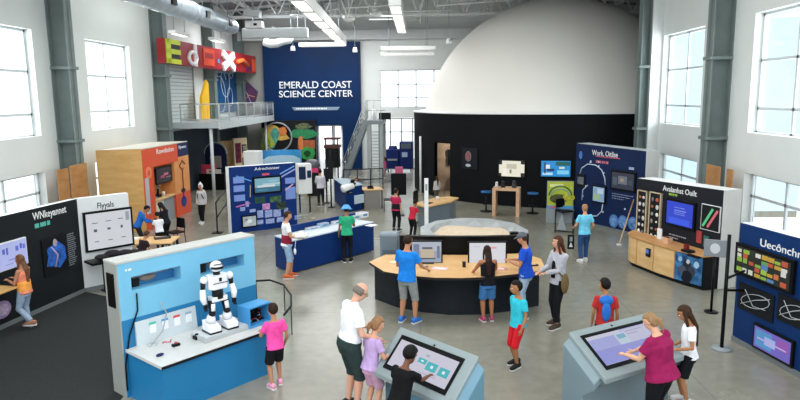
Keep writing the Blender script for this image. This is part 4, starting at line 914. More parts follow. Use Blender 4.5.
b = MB(); b.tube([(-.086*S, -.02*S, .905*S), (-.05*S, -.085*S, .905*S), (0, -.098*S, .905*S), (.05*S, -.085*S, .905*S), (.086*S, -.02*S, .905*S)], .018*S, BP, 8); b.build('visor', hd_)
b = MB(); b.tube([(-.07*S, -.06*S, .955*S), (0, -.095*S, .96*S), (.07*S, -.06*S, .955*S)], .008*S, BP, 6); b.build('brow_line', hd_)
MB().tube([(0, 0, .78*S), (0, 0, .85*S)], .05*S, BP, 12).build('neck', t)
b = MB(); b.prism([(x*S, y*S) for x, y in ((-.15, -.03), (-.1, -.1), (.1, -.1), (.15, -.03), (.13, .08), (-.13, .08))], .60*S, .80*S, WP); b.build('chest', t, .02)
b = MB(); b.box(-.11*S, .11*S, -.105*S, -.095*S, .69*S, .70*S, BP); b.box(-.02*S, .02*S, -.11*S, -.1*S, .72*S, .77*S, BP); b.build('chest_seam', t)
MB().tube([(0, 0, .46*S), (0, 0, .61*S)], [.085*S, .075*S], BP, 14).build('waist', t)
MB().prism([(x*S, y*S) for x, y in ((-.12, -.07), (.12, -.07), (.12, .07), (-.12, .07))], .42*S, .49*S, WP).build('hip_plate', t, .015)
for sx in (-1, 1):
    b = MB(); b.ell(*el_((sx*.2, 0, .75), (.05, .055, .055)), WP); b.build('shoulder', t)
    b = MB(); b.tube([(sx*.21*S, 0, .72*S), (sx*.225*S, 0, .60*S)], [.036*S, .03*S], BP, 10); b.build('upper_arm', t)
    b = MB(); b.tube([(sx*.225*S, -.0, .62*S), (sx*.24*S, -.03*S, .50*S), (sx*.225*S, -.05*S, .42*S)], [.038*S, .046*S, .03*S], WP, 12); b.build('forearm', t)
    hnd = MB(); hnd.box(sx*.225*S-.025*S, sx*.225*S+.025*S, -.075*S, -.03*S, .36*S, .42*S, BP); ho = hnd.build('hand', t, .006)
    for k in range(4): MB().tube([((sx*.225-.02+.0135*k)*S, -.06*S, .37*S), ((sx*.225-.02+.0135*k)*S, -.075*S, .325*S)], .006*S, BP, 6).build('finger', ho)
    MB().tube([((sx*.225-sx*.028)*S, -.055*S, .40*S), ((sx*.225-sx*.045)*S, -.075*S, .36*S)], .007*S, BP, 6).build('thumb', ho)
    lx = sx*.1
    b = MB(); b.tube([(lx*S, 0, .44*S), (lx*1.1*S, -.02*S, .27*S)], [.058*S, .045*S], BP, 12); b.build('thigh', t)
    b = MB(); b.tube([(lx*S*1.02, -.035*S, .40*S), (lx*1.1*S, -.055*S, .30*S)], [.035*S, .03*S], WP, 10); b.ell(*el_((lx*1.15, -.03, .255), (.05, .055, .04)), BP); b.build('knee_guard', t)
    b = MB(); b.tube([(lx*1.2*S, -.01*S, .24*S), (lx*1.3*S, 0, .14*S)], [.05*S, .075*S], WP, 12); b.build('shin', t)
    b = MB(); x_ = lx*1.35*S; b.prism([(x_-.085*S, -.15*S), (x_+.085*S, -.15*S), (x_+.08*S, .1*S), (x_-.08*S, .1*S)], .0, .15*S, WP, None, lambda p: (.085 if p[1] < 0 else .16)*S); b.build('foot', t, .015)
    b = MB(); b.box(x_-.088*S, x_+.088*S, -.153*S, .1*S, .0, .025*S, BP); b.build('sole', t)
# display box on the desk right of robot
r = at(245, 327, dz); xk, yk = inv(f, r); xk2 = xb+.02
t = thing('glass_display_box', f.w(xk+.19, yf+.36, dz), f.rz+.05, 'blue framed display box with dark contents on desk right of robot', 'display box')
w = .19; b = MB(); hB = .34
for (x0, x1, z0, z1) in ((-w-.03, -w, 0, hB), (w, w+.03, 0, hB), (-w, w, 0, .04), (-w, w, hB-.03, hB)): b.box(x0, x1, -.12, .16, z0, z1, pnt('3f8fc8'))
b.box(-w, w, .12, .16, .04, hB-.03, pnt('2b6a9c')); b.build('case_frame', t, .006)
b = MB(); random.seed(3)
b.box(-w+.01, w-.01, .0, .11, .04, .05, M_BLACK)
for i in range(14):
    x = random.uniform(-w+.04, w-.05); z = random.uniform(.06, hB-.09); b.tube([(x, random.uniform(-.05, .08), z), (x+random.uniform(-.05, .05), random.uniform(-.05, .08), z+random.uniform(-.03, .06))], .011, random.choice([M_BLACK, M_CHAR, M_SILVER, pnt('8a3a3a')]), 6)
b.build('mechanism', t)
MB().box(-w+.002, w-.002, .09, .118, .041, hB-.031, M_BLACK).build('back_plate', t)
# curved floor rail behind
P1 = [at(px, py, .55) for px, py in ((256, 281), (270, 280), (284, 285), (291, 295), (291, 306), (284, 315))]
t = thing('curved_barrier', (0, 0, 0), 0, 'low curved dark barrier rail right of the blue robot wall', 'barrier')
MB().tube(P1, .02, M_CHAR, 8).build('hand_rail', t)
b = MB()
for i in range(len(P1)-1):
    p, q = P1[i], P1[i+1]; b.add([(p.x, p.y, .03), (q.x, q.y, .03), (q.x, q.y, .53), (p.x, p.y, .53), (p.x+.012, p.y+.012, .03), (q.x+.012, q.y+.012, .03), (q.x+.012, q.y+.012, .53), (p.x+.012, p.y+.012, .53)], [(0, 1, 2, 3), (7, 6, 5, 4), (2, 3, 7, 6)], M_GLASS)
b.build('glass_infill', t)
for p in P1[::2]: MB().tube([(p.x, p.y, 0), (p.x, p.y, .55)], .010, M_CHAR, 8).build('post', t)
# ================================================================== EXHIBIT WALLS
def ex_wall(name, f, h, th, m, lab, cat='exhibit wall', top=None, side=None, base=True, hB=None, x0=0):
    t = thing(name, f.w(0, 0), f.rz, lab, cat); b = MB(); hB = hB or h; L = f.L
    vs = [(x, y, z) for x, zt in ((x0, h), (L, hB)) for y in (0, th) for z in (0, zt)]
    b.add(vs, [(0, 4, 5, 1), (6, 2, 3, 7)], m); b.add(vs, [(0, 1, 3, 2), (4, 6, 7, 5)], side or m); b.add(vs, [(1, 5, 7, 3)], top or M_WHITE); b.build('panel', t)
    b = MB(); b.box(x0, L, -.02, -.001, 0, .09, pnt('6d7273')); 
    if base: b.build('base_strip', t)
    return t
cdk = at(85, 292)
# A: dark wall on the left
A = at(0, 330); d = (V((cdk.x, cdk.y))-V((A.x, A.y))); A2 = V((A.x, A.y))-d.normalized()*3.4
f = Fr(A2, cdk); M_DK = mat('charcoal_panel', '1a1e22', .5, var=.08, scale=1.5)
t = ex_wall('dark_exhibit_wall', f, 2.14, .16, M_DK, 'long charcoal exhibit wall along the left edge with a lit screen')
def R4(f, a, b_, y=0): return f.rect(*a, *b_, y=y)
x0, z0 = f.hit(-14, 267); x1, z1 = f.hit(26.5, 263); zt = f.hit(26, 236)[1]
display(t, (x0, x1, z1, zt), 0, scr('b4bdf0', .85), pnt('d8dade'), .02, deco=rects([(.35, .42, .6, .8, scr('5a6ad0')), (.45, .5, .55, .82, scr('5a6ad0')), (.7, .78, .6, .8, scr('6a78d8')), (.82, .88, .65, .85, scr('5a6ad0')), (.9, .96, .62, .8, scr('6a78d8')), (.5, .7, .3, .35, scr('8a94e0')), (.4, .6, .15, .18, scr('8a94e0'))]))
x1, z1 = f.hit(18, 286, -.45)
MB().box(.3, x1, -.45, 0, z1-.04, z1, M_OAK).build('shelf', t, .008)
x0, z0 = f.hit(44, 278); x1, z1 = f.hit(65, 233)
b = MB(); b.box(x0, x1, -.03, -.001, z0, z1, pnt('101216')); po = b.build('poster', t)
b = MB(); cx, cz = (x0+x1)/2, (z0+z1)/2; b.xz([(cx+(x1-x0)*.40*math.cos(k/10*6.283)*(1+.25*math.sin(k*2.3)), cz+(z1-z0)*.34*math.sin(k/10*6.283)*(1+.15*math.cos(k*3.1))) for k in range(10)], -.036, -.03, prt('2f6fd0', '16336e', 14)); b.disc(cx, z1-.13, .06, .08, -.037, -.03, prt('c9a58a', '7a86a8', 20)); b.tube([(cx-.12, -.034, cz+.2), (cx+.05, -.034, cz), (cx-.05, -.034, cz-.25)], .018, pnt('b8a0b0'), 5); b.build('printed_figure', po)
b = MB(); x0, z0 = f.hit(67, 268); x1, z1 = f.hit(75, 232); scribble(b, x0, x1, z0, z1, 0, pnt('8a9094'), 16, .35); b.build('small_lettering', t)
x0, z0 = f.hit(33, 222); x1, z1 = f.hit(66, 209)
text('lettering', 'WNkeyannet', x0, z0+.03, 0, .155, M_WHITE, t, width=x1-x0)
x0, z0 = f.hit(35, 229); b = MB(); x1, _ = f.hit(54, 225); scribble(b, x0, x1, z0, z0+.1, 0, pnt('58b0a0'), 1, .9); b.build('turquoise_lettering', t)
x0, z0 = f.hit(4, 309); b = MB(); b.disc(x0-.05, z0, .22, .17, -.01, 0, prt('b08ab0', '7a7aa0', 20)); b.disc(x0-.05, z0, .16, .11, -.014, -.01, prt('d8b8c8', '8a8ab0', 30)); b.build('printed_oval', t)
# carpet
MB_ = MB(); c_ = V((cdk.x, cdk.y)); uu = V((f.u.x, f.u.y))
pts = [A2+V((.05, 0)), V((cdk.x+.03, cdk.y-.02)), V((-5.3, 12.8)), V((-4.4, 9.6)), V((-4.3, 7.6)), V((-4.9, 5.8))]
MB_.prism(pts, .001, .012, mat('dark_carpet', '2e3030', .95, var=.15, scale=40, bump=.6, bscale=200)); o = MB_.build('carpet'); tag(o, 'dark charcoal carpet area along the left exhibit wall', 'carpet')
# B: white panel
Bp = at(128, 193, 2.14); f = Fr(cdk, Bp)
t = ex_wall('white_exhibit_wall', f, 2.14, .16, pnt('d4d6d6'), 'white exhibit wall with black-framed whiteboard beside charcoal wall')
a = f.hit(82, 213); b_ = f.hit(131, 206); c = f.hit(84, 252); e = f.hit(131, 246)
ln_ = scr('6a7480', .5)
display(t, (a[0], b_[0], (c[1]+e[1])/2, (a[1]+b_[1])/2), 0, scr('e2e6ec', .75), M_BLACK, .05, deco=rects([(.12, .25, .72, .74, ln_), (.42, .55, .74, .76, ln_), (.7, .82, .76, .78, ln_), (.15, .22, .48, .56, ln_), (.45, .52, .5, .56, ln_), (.75, .8, .5, .58, ln_), (.15, .25, .2, .22, ln_), (.45, .55, .2, .22, ln_), (.75, .85, .22, .24, ln_), (.88, .96, .7, .95, scr('a8b4c0', .7))]))
x0, z0 = f.hit(97, 208.5); x1, z1 = f.hit(113, 202); text('lettering', 'Flyyals', x0, z0, 0, .13, M_CHAR, t, width=x1-x0)
g = at(101, 294); t = thing('narrow_table', f.w(f.hit(101, 290)[0], -.35), f.rz, 'black narrow table in front of the white exhibit wall', 'table')
MB().box(-.35, 1.0, -.22, .25, .70, .75, M_BLACK).build('table_top', t); MB().box(-.05, .03, -.04, .04, .02, .7, M_BLACK).build('leg', t); MB().box(-.06, .04, -.2, .2, 0, .03, M_BLACK).build('foot', t); MB().box(.8, .88, -.04, .04, 0, .7, M_BLACK).build('leg', t)
e = thing('folded_jacket', f.w(f.hit(101, 290)[0]+.2, -.33, .752), f.rz, 'crumpled dark jacket on the black narrow table', 'jacket'); b = MB(); 
for q in ((-.25, 0, .06, .16), (0, .02, .09, .18), (.28, 0, .07, .17), (.5, .03, .05, .12)): b.ell((q[0], q[1], q[2]), (q[3], .14, q[2]), fab('2a262a'))
o = b.build('cloth', e); remesh(o, .02, 4)
# C: wood activity table, papers, chairs
q = at(146, 240, .70)
t = thing('activity_table', (q.x, q.y, 0), .1, 'light wooden activity table where children gather left of kiosk', 'table')
MB().box(-.62, .75, -.4, .45, .66, .70, M_PINE).build('table_top', t, .008)
for x in (-.55, .68):
    for y in (-.33, .38): MB().box(x-.025, x+.025, y-.025, y+.025, 0, .66, M_CHAR).build('leg', t)
for i, (dx, dy, c, lab) in enumerate(((-.4, .1, 'e4e2dc', 'white paper stack on left of the activity table'), (.35, .2, '2a2a2e', 'black tray on the activity table beside the children'))):
    e = thing(('paper_stack', 'tray')[i], (q.x+dx, q.y+dy, .702), .3*i+.2, lab, ('paper', 'tray')[i])
    if i: b = MB(); b.box(-.2, .2, -.12, .12, 0, .02, pnt(c)); b.box(-.2, -.18, -.12, .12, .02, .06, pnt(c)); b.box(.18, .2, -.12, .12, .02, .06, pnt(c)); b.build('tray_body', e)
    else: b = MB(); b.box(-.15, .15, -.1, .1, 0, .02, pnt(c)); b.box(-.12, .16, -.09, .12, .02, .03, pnt('f0efe8')); b.build('sheets', e)
def chair(loc, rz, lab, m=M_BLACK, sc=1.0, seatm=None):
    t = thing('chair', loc, rz, lab, 'chair'); seatm = seatm or m
    MB().box(-.21, .21, -.2, .2, .43, .47, seatm).build('seat', t, .015); MB().xz([(-.2, .55), (.2, .55), (.18, .85), (-.18, .85)], .2, .23, seatm).build('backrest', t, .01)
    for x in (-.18, .18):
        MB().tube([(x, -.17, .43), (x*1.1, -.2, 0)], .012, M_BLACK, 6).build('leg', t); MB().tube([(x, .22, .8), (x, .19, .43), (x*1.1, .23, 0)], .012, M_BLACK, 6).build('leg', t)
    return t
q2 = at(176, 247); chair((q2.x, q2.y, 0), -.6, 'black chair at the right end of the activity table')

# D: orange kiosk
h = 2.72; A = at(141, 149, h); Bq = at(187, 141, h); Cq = at(95.5, 150.5, h); f = Fr(A, Bq); L = f.L
# depth from side width
dpth = abs((V((Cq.x, Cq.y, 0))-f.o).dot(f.n)); dpth = min(dpth, 1.35)
t = thing('orange_kiosk', f.w(0, 0), f.rz, 'wood-sided walk-up kiosk with orange and navy front panels', 'kiosk')
M_OR = pnt('d9502c', .45); M_OR2 = mat('orange_wood', 'd98a4c', .45, col2='e09c60', scale=4)
xp = f.hit(155, 200)[0]; xr = f.hit(176, 200)[0]; zh = f.hit(156, 160)[1]; zh = 2.05
xn = f.hit(176.5, 145)[0]
offx = (V((Cq.x, Cq.y, 0))-f.o).dot(f.u)
def sh(x, y, z): return (x+offx*y/dpth, y, z)
b = MB()
b.add([sh(0, 0, 0), sh(0, dpth, 0), sh(0, dpth, h), sh(0, 0, h), sh(.06, 0, 0), sh(.06, dpth, 0), sh(.06, dpth, h), sh(.06, 0, h)], [(0, 1, 2, 3), (7, 6, 5, 4), (3, 2, 6, 7), (1, 5, 6, 2)], M_OAK); b.build('side_panel', t)
b = MB(); b.add([sh(0, 0, h-.03), sh(L, 0, h-.03), sh(L, dpth, h-.03), sh(0, dpth, h-.03), sh(0, 0, h), sh(L, 0, h), sh(L, dpth, h), sh(0, dpth, h)], [(3, 2, 1, 0), (4, 5, 6, 7), (0, 1, 5, 4), (1, 2, 6, 5), (2, 3, 7, 6)], pnt('c9c2b4')); b.build('roof_panel', t)
MB().box(0, L, dpth-.05, dpth, 0, h-.03, M_PINE).box(xp-.3, xr+.02, .52, .56, 0, h-.05, M_OAK).build('back_panel', t)
MB().box(0, xp, -.02, .35, 0, h-.04, M_OR).build('front_post', t)
MB().box(.06, xp*.45, -.03, -.02, .55, 1.75, pnt('b8bcc0')).build('notice_strip', t)
MB().box(xp, xn, -.02, .35, zh, h-.04, M_OR).build('header', t); MB().box(xn, L, -.02, .35, zh+.15, h-.04, pnt('1c2550')).build('navy_header', t)
MB().box(xr, L, -.015, dpth-.06, .85, zh+.15, M_OR2).box(xr, L, -.016, .2, 0, .85, M_OR).build('right_post', t)
b = MB(); xm = (xr+L)/2; b.tube([(xm+.25, -.03, 1.9), (xm, -.03, 2.05), (xm-.25, -.03, 1.85), (xm, -.03, 1.7), (xm+.15, -.03, 1.75)], .025, pnt('7a3a2a'), 5); b.tube([(xm, -.03, 1.7), (xm, -.03, .95)], .02, pnt('7a3a2a'), 5); b.disc(xm, .92, .2, .08, -.03, -.015, pnt('3a2a3a')); b.build('painted_lines', t)
b = MB(); b.disc(xm, .5, .24, .2, -.03, -.015, pnt('1d3f86')); b.xz([(xm-.1, .6), (xm+.1, .6), (xm, .85)], -.03, -.015, pnt('1d3f86')); b.build('blue_drop', t)
b = MB(); b.disc(xp*.5, 1.9, .22, .2, -.03, -.02, pnt('e88a64')); b.disc(xp*.5, 1.9, .1, .1, -.035, -.03, M_OR); b.build('round_emblem', t)
x0, z0 = f.hit(155.5, 152); x1, z1 = f.hit(172.5, 148); text('lettering', 'Rowdation', x0, (z0+z1)/2-.09, -.02, .17, M_WHITE, t, width=x1-x0)
x0, z0 = f.hit(178, 148.5); x1, z1 = f.hit(185, 145); text('lettering', 'Flyvwmn', x0, (z0+z1)/2-.06, -.02, .12, M_WHITE, t, width=x1-x0)
MB().box(xp, xr, .0, .51, .84, .9, M_PINE).build('counter_top', t, .006); MB().box(xp, xr, .06, .5, 0, .84, pnt('8a9096')).build('counter_front', t)
MB().box(xp+.12, xp+.75, .045, .06, .25, .85, pnt('d8d4b8')).build('notice', t)
x0 = max(f.hit(156, 174, .07)[0], xp+.01); x1 = min(f.hit(175, 174, .07)[0], xr-.01); display(t, (x0, x1, f.hit(166, 182.5, .07)[1], f.hit(166, 166, .07)[1]), .12, scr('26141c', .5), M_BLACK, .04, deco=rects([(.25, .5, .3, .5, scr('a03a5a', .7)), (.45, .75, .45, .62, scr('c85a7a', .7)), (.6, .9, .25, .35, scr('7a6a7a', .6))]))
for i, (dx, n_, m_, lab) in enumerate(((.25, 'helmet', BP, 'black helmet on the orange kiosk counter'), (.8, 'model_robot', M_CHAR, 'small dark model on the orange kiosk counter'), (1.25, 'white_cup', M_WHITE, 'white cup on the orange kiosk counter'))):
    e = thing(n_, f.w(xp+dx, .25, .902), f.rz, lab, n_.split('_')[-1])
    if i == 0: b = MB(); b.ell((0, 0, .12), (.14, .16, .12), m_); b.build('shell', e); b = MB(); b.box(-.13, .13, -.17, -.1, .03, .08, M_GREY); b.build('visor', e)
    elif i == 1: b = MB(); b.box(-.12, .12, -.08, .08, 0, .1, m_); b.tube([(0, 0, .1), (.02, 0, .3)], .04, m_, 8); b.ell((.03, 0, .34), (.07, .06, .06), M_GREY); b.build('body', e)
    else: b = MB(); b.tube([(0, 0, 0), (0, 0, .14)], [.05, .06], m_, 14); b.build('cup', e)

# E: arch booth, merchandise table, black railing
q1, q2 = at(197, 192), at(223, 193)
f = Fr(at(199.5, 190), at(225, 190)); L = f.L
t = thing('display_counter', f.w(0, 0), f.rz, 'black counter with red and white items under the navy arch', 'counter')
hc_ = .78; MB().box(0, L, 0, .6, 0, hc_, M_BLACK).build('cabinet', t, .01)
b = MB(); b.box(.1, L*.62, .12, .3, hc_, hc_+.42, pnt('c83a50')); b.box(L*.3, L*.85, .05, .12, hc_, hc_+.2, pnt('d8d2c8')); b.box(L*.4, L*.5, .04, .05, hc_+.05, hc_+.15, pnt('c83a50')); b.build('merchandise_box', t)
t = thing('navy_arch_booth', f.w(.1, .7), f.rz, 'round-topped navy display board behind the black counter', 'board')
R0 = (L-.2)/2; cz = f.hit(212, 143, .7)[1]-R0; pts = [(2*R0, 0)]+[(R0+R0*math.cos(a/16*math.pi), cz+R0*math.sin(a/16*math.pi)) for a in range(17)]+[(0, 0)]
b = MB(); b.xz(pts[::-1], 0, .1, pnt('151c3c')); b.build('arch_board', t)
b = MB(); b.xz([(R0+(R0+.04)*math.cos(a/16*math.pi), cz+(R0+.04)*math.sin(a/16*math.pi)) for a in range(17)]+[(R0+R0*math.cos(a/16*math.pi), cz+R0*math.sin(a/16*math.pi)) for a in range(16, -1, -1)], -.02, .1, M_GREY); b.build('edge_trim', t)
MB().box(.25, 2*R0-.25, -.03, -.005, 1.0, cz-.1, pnt('8f8a84')).build('notice_panel', t)
f = Fr(at(217.5, 232), at(233, 183))
P = [at(218, 232), at(217.5, 205, .0)]
t = thing('black_barrier', (0, 0, 0), 0, 'black tube barrier left of the blue poster wall', 'barrier')
g0, g1 = at(217.5, 233), at(228, 216)
for z in (.5, 1.0): MB().tube([(g0.x, g0.y, z), ((g0.x+g1.x)/2, (g0.y+g1.y)/2, z+.02), (g1.x, g1.y, z)], .022, M_BLACK, 8).build('rail', t)
for g in (g0, g1): MB().tube([(g.x, g.y, 0), (g.x, g.y, 1.0)], .025, M_BLACK, 8).build('post', t)
MB().box(g0.x-.15, g0.x+.15, g0.y-.15, g0.y+.15, 0, .02, M_BLACK).build('base_plate', t)
# wood partition with posters
f = Fr(at(211, 181), at(236, 178)); f2 = Fr(at(235, 180), at(248, 178))
t = thing('wood_partition', f.w(0, 0), f.rz, 'pale wooden partition behind the navy arch', 'partition'); hp = f.hit(225, 141)[1]
MB().box(0, f.L, 0, .1, 0, hp, M_PINE).build('panel', t)
t = thing('wood_partition', f2.w(0, -.05), f2.rz, 'pale partition with dark poster and two small frames', 'partition'); hp2 = f2.hit(240, 138)[1]; L = f2.L
MB().box(0, L, 0, .1, 0, hp2, pnt('d2bf9e')).build('panel', t)
MB().box(.08, L*.5, -.02, 0, .9, hp2-.25, prt('1c2440', '8a2a3a', 6)).build('poster', t)
for z in (hp2-.8, hp2-1.5): MB().box(L*.58, L*.92, -.02, 0, z, z+.45, pnt('2a2a2e')).box(L*.64, L*.86, -.025, -.02, z+.08, z+.37, prt('b8b4a8', '5a5a5a', 12)).build('picture_frame', t)
q = at(231, 180); chair((q.x, q.y-.4, 0), 0, 'wooden-seat chair before the pale wooden partition', M_BROWN)

# blue arched booth behind the poster wall
f = Fr(at(260, 190), at(304.5, 188)); L = f.L
t = thing('curved_blue_booth', f.w(0, 0), f.rz, 'light blue curved booth behind the blue poster wall', 'booth')
zt = f.hit(282, 149)[1]; zi = f.hit(282, 157)[1]; zs = f.hit(262, 153)[1]; n = 14
b = MB(); vs = []
def arc(r_, z, k): a = math.pi*k/n; return (L/2-r_*math.cos(a), .9-.9*math.sin(a)*r_/(L/2), z+(.12*math.sin(a)))
for k in range(n+1):
    x, y, z = arc(L/2, zs, k); vs += [(x, y, 0), (x, y, z), (L/2+(x-L/2)*.9, y+.09, 0), (L/2+(x-L/2)*.9, y+.09, z)]
fs = []
for k in range(n): i = k*4; fs += [(i, i+4, i+5, i+1), (i+2, i+3, i+7, i+6), (i+1, i+5, i+7, i+3)]
b.add(vs, fs, pnt('3f9ad8')); b.build('curved_wall', t)
b = MB(); b.xz([(L*.1, .8), (L*.9, .8), (L*.92, zi-.1), (L*.78, zi+.06), (L*.5, zi+.1), (L*.22, zi+.06), (L*.08, zi-.1)], -.14, -.1, pnt('a8c8dc')); b.build('pale_panel', t)
f = Fr(at(247, 192), at(262, 192)); t = thing('white_cabinet', f.w(0, -.3), f.rz, 'plain white cabinet left of the curved blue booth', 'cabinet'); MB().box(0, f.L, 0, .7, 0, f.hit(254, 151.5, -.3)[1], M_WHITE).build('body', t, .02)
f = Fr(at(299.5, 214), at(313, 213)); t = thing('white_info_stand', f.w(0, 0), f.rz, 'white stand with two navy screens right of poster wall', 'stand')
zt = f.hit(304, 164)[1]; zb = f.hit(304, 194)[1]; L = f.L
MB().box(0, L*1.0, 0, .45, zb, zt, M_WHITE).build('head_box', t, .015)
MB().box(.03, L*.55, -.02, 0, zb+.55, zt-.1, pnt('1b2c4c')).build('screen', t); MB().box(L*.66, L*.95, -.02, 0, zb+.6, zt-.25, pnt('1b2c4c')).build('screen', t)
for x in (.05, L-.08): MB().box(x, x+.05, .2, .25, 0, zb, M_CHAR).build('leg', t)

# F: blue poster wall
f = Fr(at(232, 234), at(297.5, 225.5)); L = f.L
t = ex_wall('blue_poster_wall', f, 2.15, .3, mat('poster_blue', '0e2e6c', .4, var=.18, scale=1.5), 'royal blue poster wall with central screen and many small pictures', side=M_WHITE, top=pnt('d8dce2'), base=False)
def px(f, *r): return f.rect(*r)
x0, z0 = f.hit(254.5, 170.5); x1, z1 = f.hit(279.5, 164.8); text('lettering', 'Adrechonser', x0, z0, 0, (z1-z0)*.75, M_WHITE, t, width=x1-x0)
r = (f.hit(252.5, 185)[0], f.hit(281, 185)[0], f.hit(266, 193.5)[1], f.hit(266, 176)[1])
display(t, r, 0, scr('7fb6c8', .8), M_BLACK, .06, deco=rects([(0, 1, 0, .35, scr('3a7a98', .7)), (.1, .8, .35, .5, scr('d8e4e4', .8)), (.3, 1, .5, .62, scr('b8d4dc', .8)), (.1, .5, .12, .2, scr('5a9ab0', .7)), (.55, .9, .7, .85, scr('98c4d4', .8))]))
b = MB(); cols = ['7fa8e0', 'c85a8a', '4f86d8', 'd8d8e8', '9a6ab0']
def pic(cx, cy, w, h, m, b=b):
    x, z = f.hit(cx, cy); b.box(x-w/2, x+w/2, -.018, -.001, z-h/2, z+h/2, m)
for (cx, cy) in ((238.5, 180), (239, 188.5), (239.5, 198), (290, 180.5), (290.5, 190), (290.5, 196)):
    pic(cx, cy, .36, .2, prt('8a86c8', '5f9ad8', 12)); 
pic(260, 200, .36, .2, prt('1c3a34', '38584c', 8)); pic(275.5, 199, .4, .2, prt('24403c', '5a7a4c', 8)); pic(266, 206.5, .26, .2, prt('d89ac0', 'a070b0', 10)); pic(281, 206, .34, .26, prt('12181c', '4a5a4a', 10))
for (cx, cy, w, h) in ((260, 214, .2, .24), (268.5, 213.5, .26, .24), (277, 213, .26, .24), (286, 211.5, .14, .24), (260, 222, .22, .14), (270, 221, .3, .16), (280, 219.5, .24, .16), (296, 217.5, .1, .14), (247, 204, .1, .18), (252.5, 210.5, .2, .1), (242.5, 209, .16, .12)):
    pic(cx, cy, w, h, prt('6a86c8', 'b0b8d8', 14))
b.build('small_pictures', t)
b = MB(); x, z = f.hit(249, 221); b.box(x-.26, x+.26, -.05, 0, z-.2, z+.2, M_BLACK); fo = b.build('picture_frame', t)
b = MB(); b.box(x-.22, x+.22, -.055, -.05, z-.16, z+.16, prt('c8ccd0', '9aa6ac', 5)); b.disc(x, z, .09, .06, -.058, -.054, pnt('e8e8e8')); b.disc(x-.1, z+.06, .05, .03, -.058, -.054, pnt('6a7074')); b.build('picture', fo)
b = MB(); 
for (p, q, m) in (((236, 176), (251, 181), '5f9ae0'), ((281, 177), (295, 169), 'a8b0e8'), ((280, 174), (294, 166), '7fb0f0'), ((285, 190), (293, 184), 'd8a8c0'), ((236, 207), (250, 203), 'c86ab0'), ((250, 185), (250, 197), 'c8b070')):
    a, c = f.hit(*p), f.hit(*q); b.bar((a[0], -.01, a[1]), (c[0], -.01, c[1]), .02, .035, pnt(m))
b.build('printed_streaks', t)
b = MB(); a = f.hit(262, 175); b.box(a[0], a[0]+.25, -.01, 0, a[1]-.02, a[1]+.05, pnt('d0506a')); b.build('small_lettering', t)

# G: blue L counter
gl, gc, gr = at(276, 267.5), at(292.5, 274), at(374, 251); hC = .84
gb = at(366, 212.5, hC); gk = at(304, 224, hC); gll = at(276, 225, hC)
t = thing('blue_counter', (gc.x, gc.y, 0), 0, 'long royal blue counter with white top and displays', 'counter')
O = V((gc.x, gc.y)); o2 = lambda p: (p.x-O.x, p.y-O.y)
dirr = V((gr.x-gc.x, gr.y-gc.y)).normalized(); nn = V((-dirr.y, dirr.x)); W2 = .62
A1, B1 = V((0, 0)), V((gr.x-gc.x, gr.y-gc.y)); C1, D1 = B1+nn*W2, nn*W2
E1 = V((gl.x-gc.x, gl.y-gc.y)); F1 = E1+dirr*.15+nn*.55
C1 = B1+nn*.74; pts = [A1, B1, C1, E1]
b = MB(); b.prism(pts, 0.03, hC-.03, M_BLUE); b.build('counter_body', t)
b = MB(); b.prism([p*1.0 for p in pts], hC-.03, hC, pnt('c4ccd8')); b.build('counter_top', t)
b = MB(); D2 = E1+(C1-E1)*.12; b.prism([D2-nn*.05, C1-nn*.05, C1, D2], 0, 1.02, M_BLUE); b.build('back_screen', t)
b = MB(); e_ = (E1-A1).normalized(); b.prism([A1+e_*.25, A1+e_*.25+dirr*.02, E1+dirr*.02, E1], hC, 1.08, M_GLASS); b.build('end_screen', t)
Lc = B1.length; rz = math.atan2(dirr.y, dirr.x)
def onc(px_, py_, z=hC): q = at(px_, py_, z); return (q.x, q.y, z+.001)
for i, (px_, py_, w, d, h, c, lab, nm) in enumerate(((311, 228.5, .42, .26, .05, 'c2ccd4', 'white display tray, leftmost on the blue counter top', 'display_tray'), (322.5, 226.5, .32, .2, .10, '9ab4c8', 'pale blue box on blue counter, second from left', 'box'), (336, 223.5, .34, .2, .08, 'd8dadc', 'white and pink box on blue counter left of the green shirt', 'box'), (354.5, 219, .3, .2, .12, 'b8c8c4', 'small aquarium-like box on blue counter right of the green shirt', 'box'), (362, 217, .3, .26, .14, 'e0e2e4', 'white box at right end of blue counter top', 'box'))):
    e = thing(nm, onc(px_, py_), rz, lab, nm.split('_')[-1]); MB().box(-w/2, w/2, -d/2, d/2, 0, h, pnt(c)).build('body', e, .008); MB().box(-w*.4, w*.4, -d*.38, d*.38, h, h+.004, prt('7f96b4', 'c8b4bc', 16)).build('contents', e)
    MB().box(-w*.3, w*.3, -d/2-.003, -d/2, h*.3, h*.75, pnt('5f7fa8')).build('front_label', e)
q = onc(371.5, 225.5); e = thing('paper_sheet', q, rz, 'white sheet at right corner of blue counter', 'paper'); MB().box(-.14, .14, -.12, .12, 0, .01, M_WHITE).build('sheet', e)
q = at(386, 226, .0)

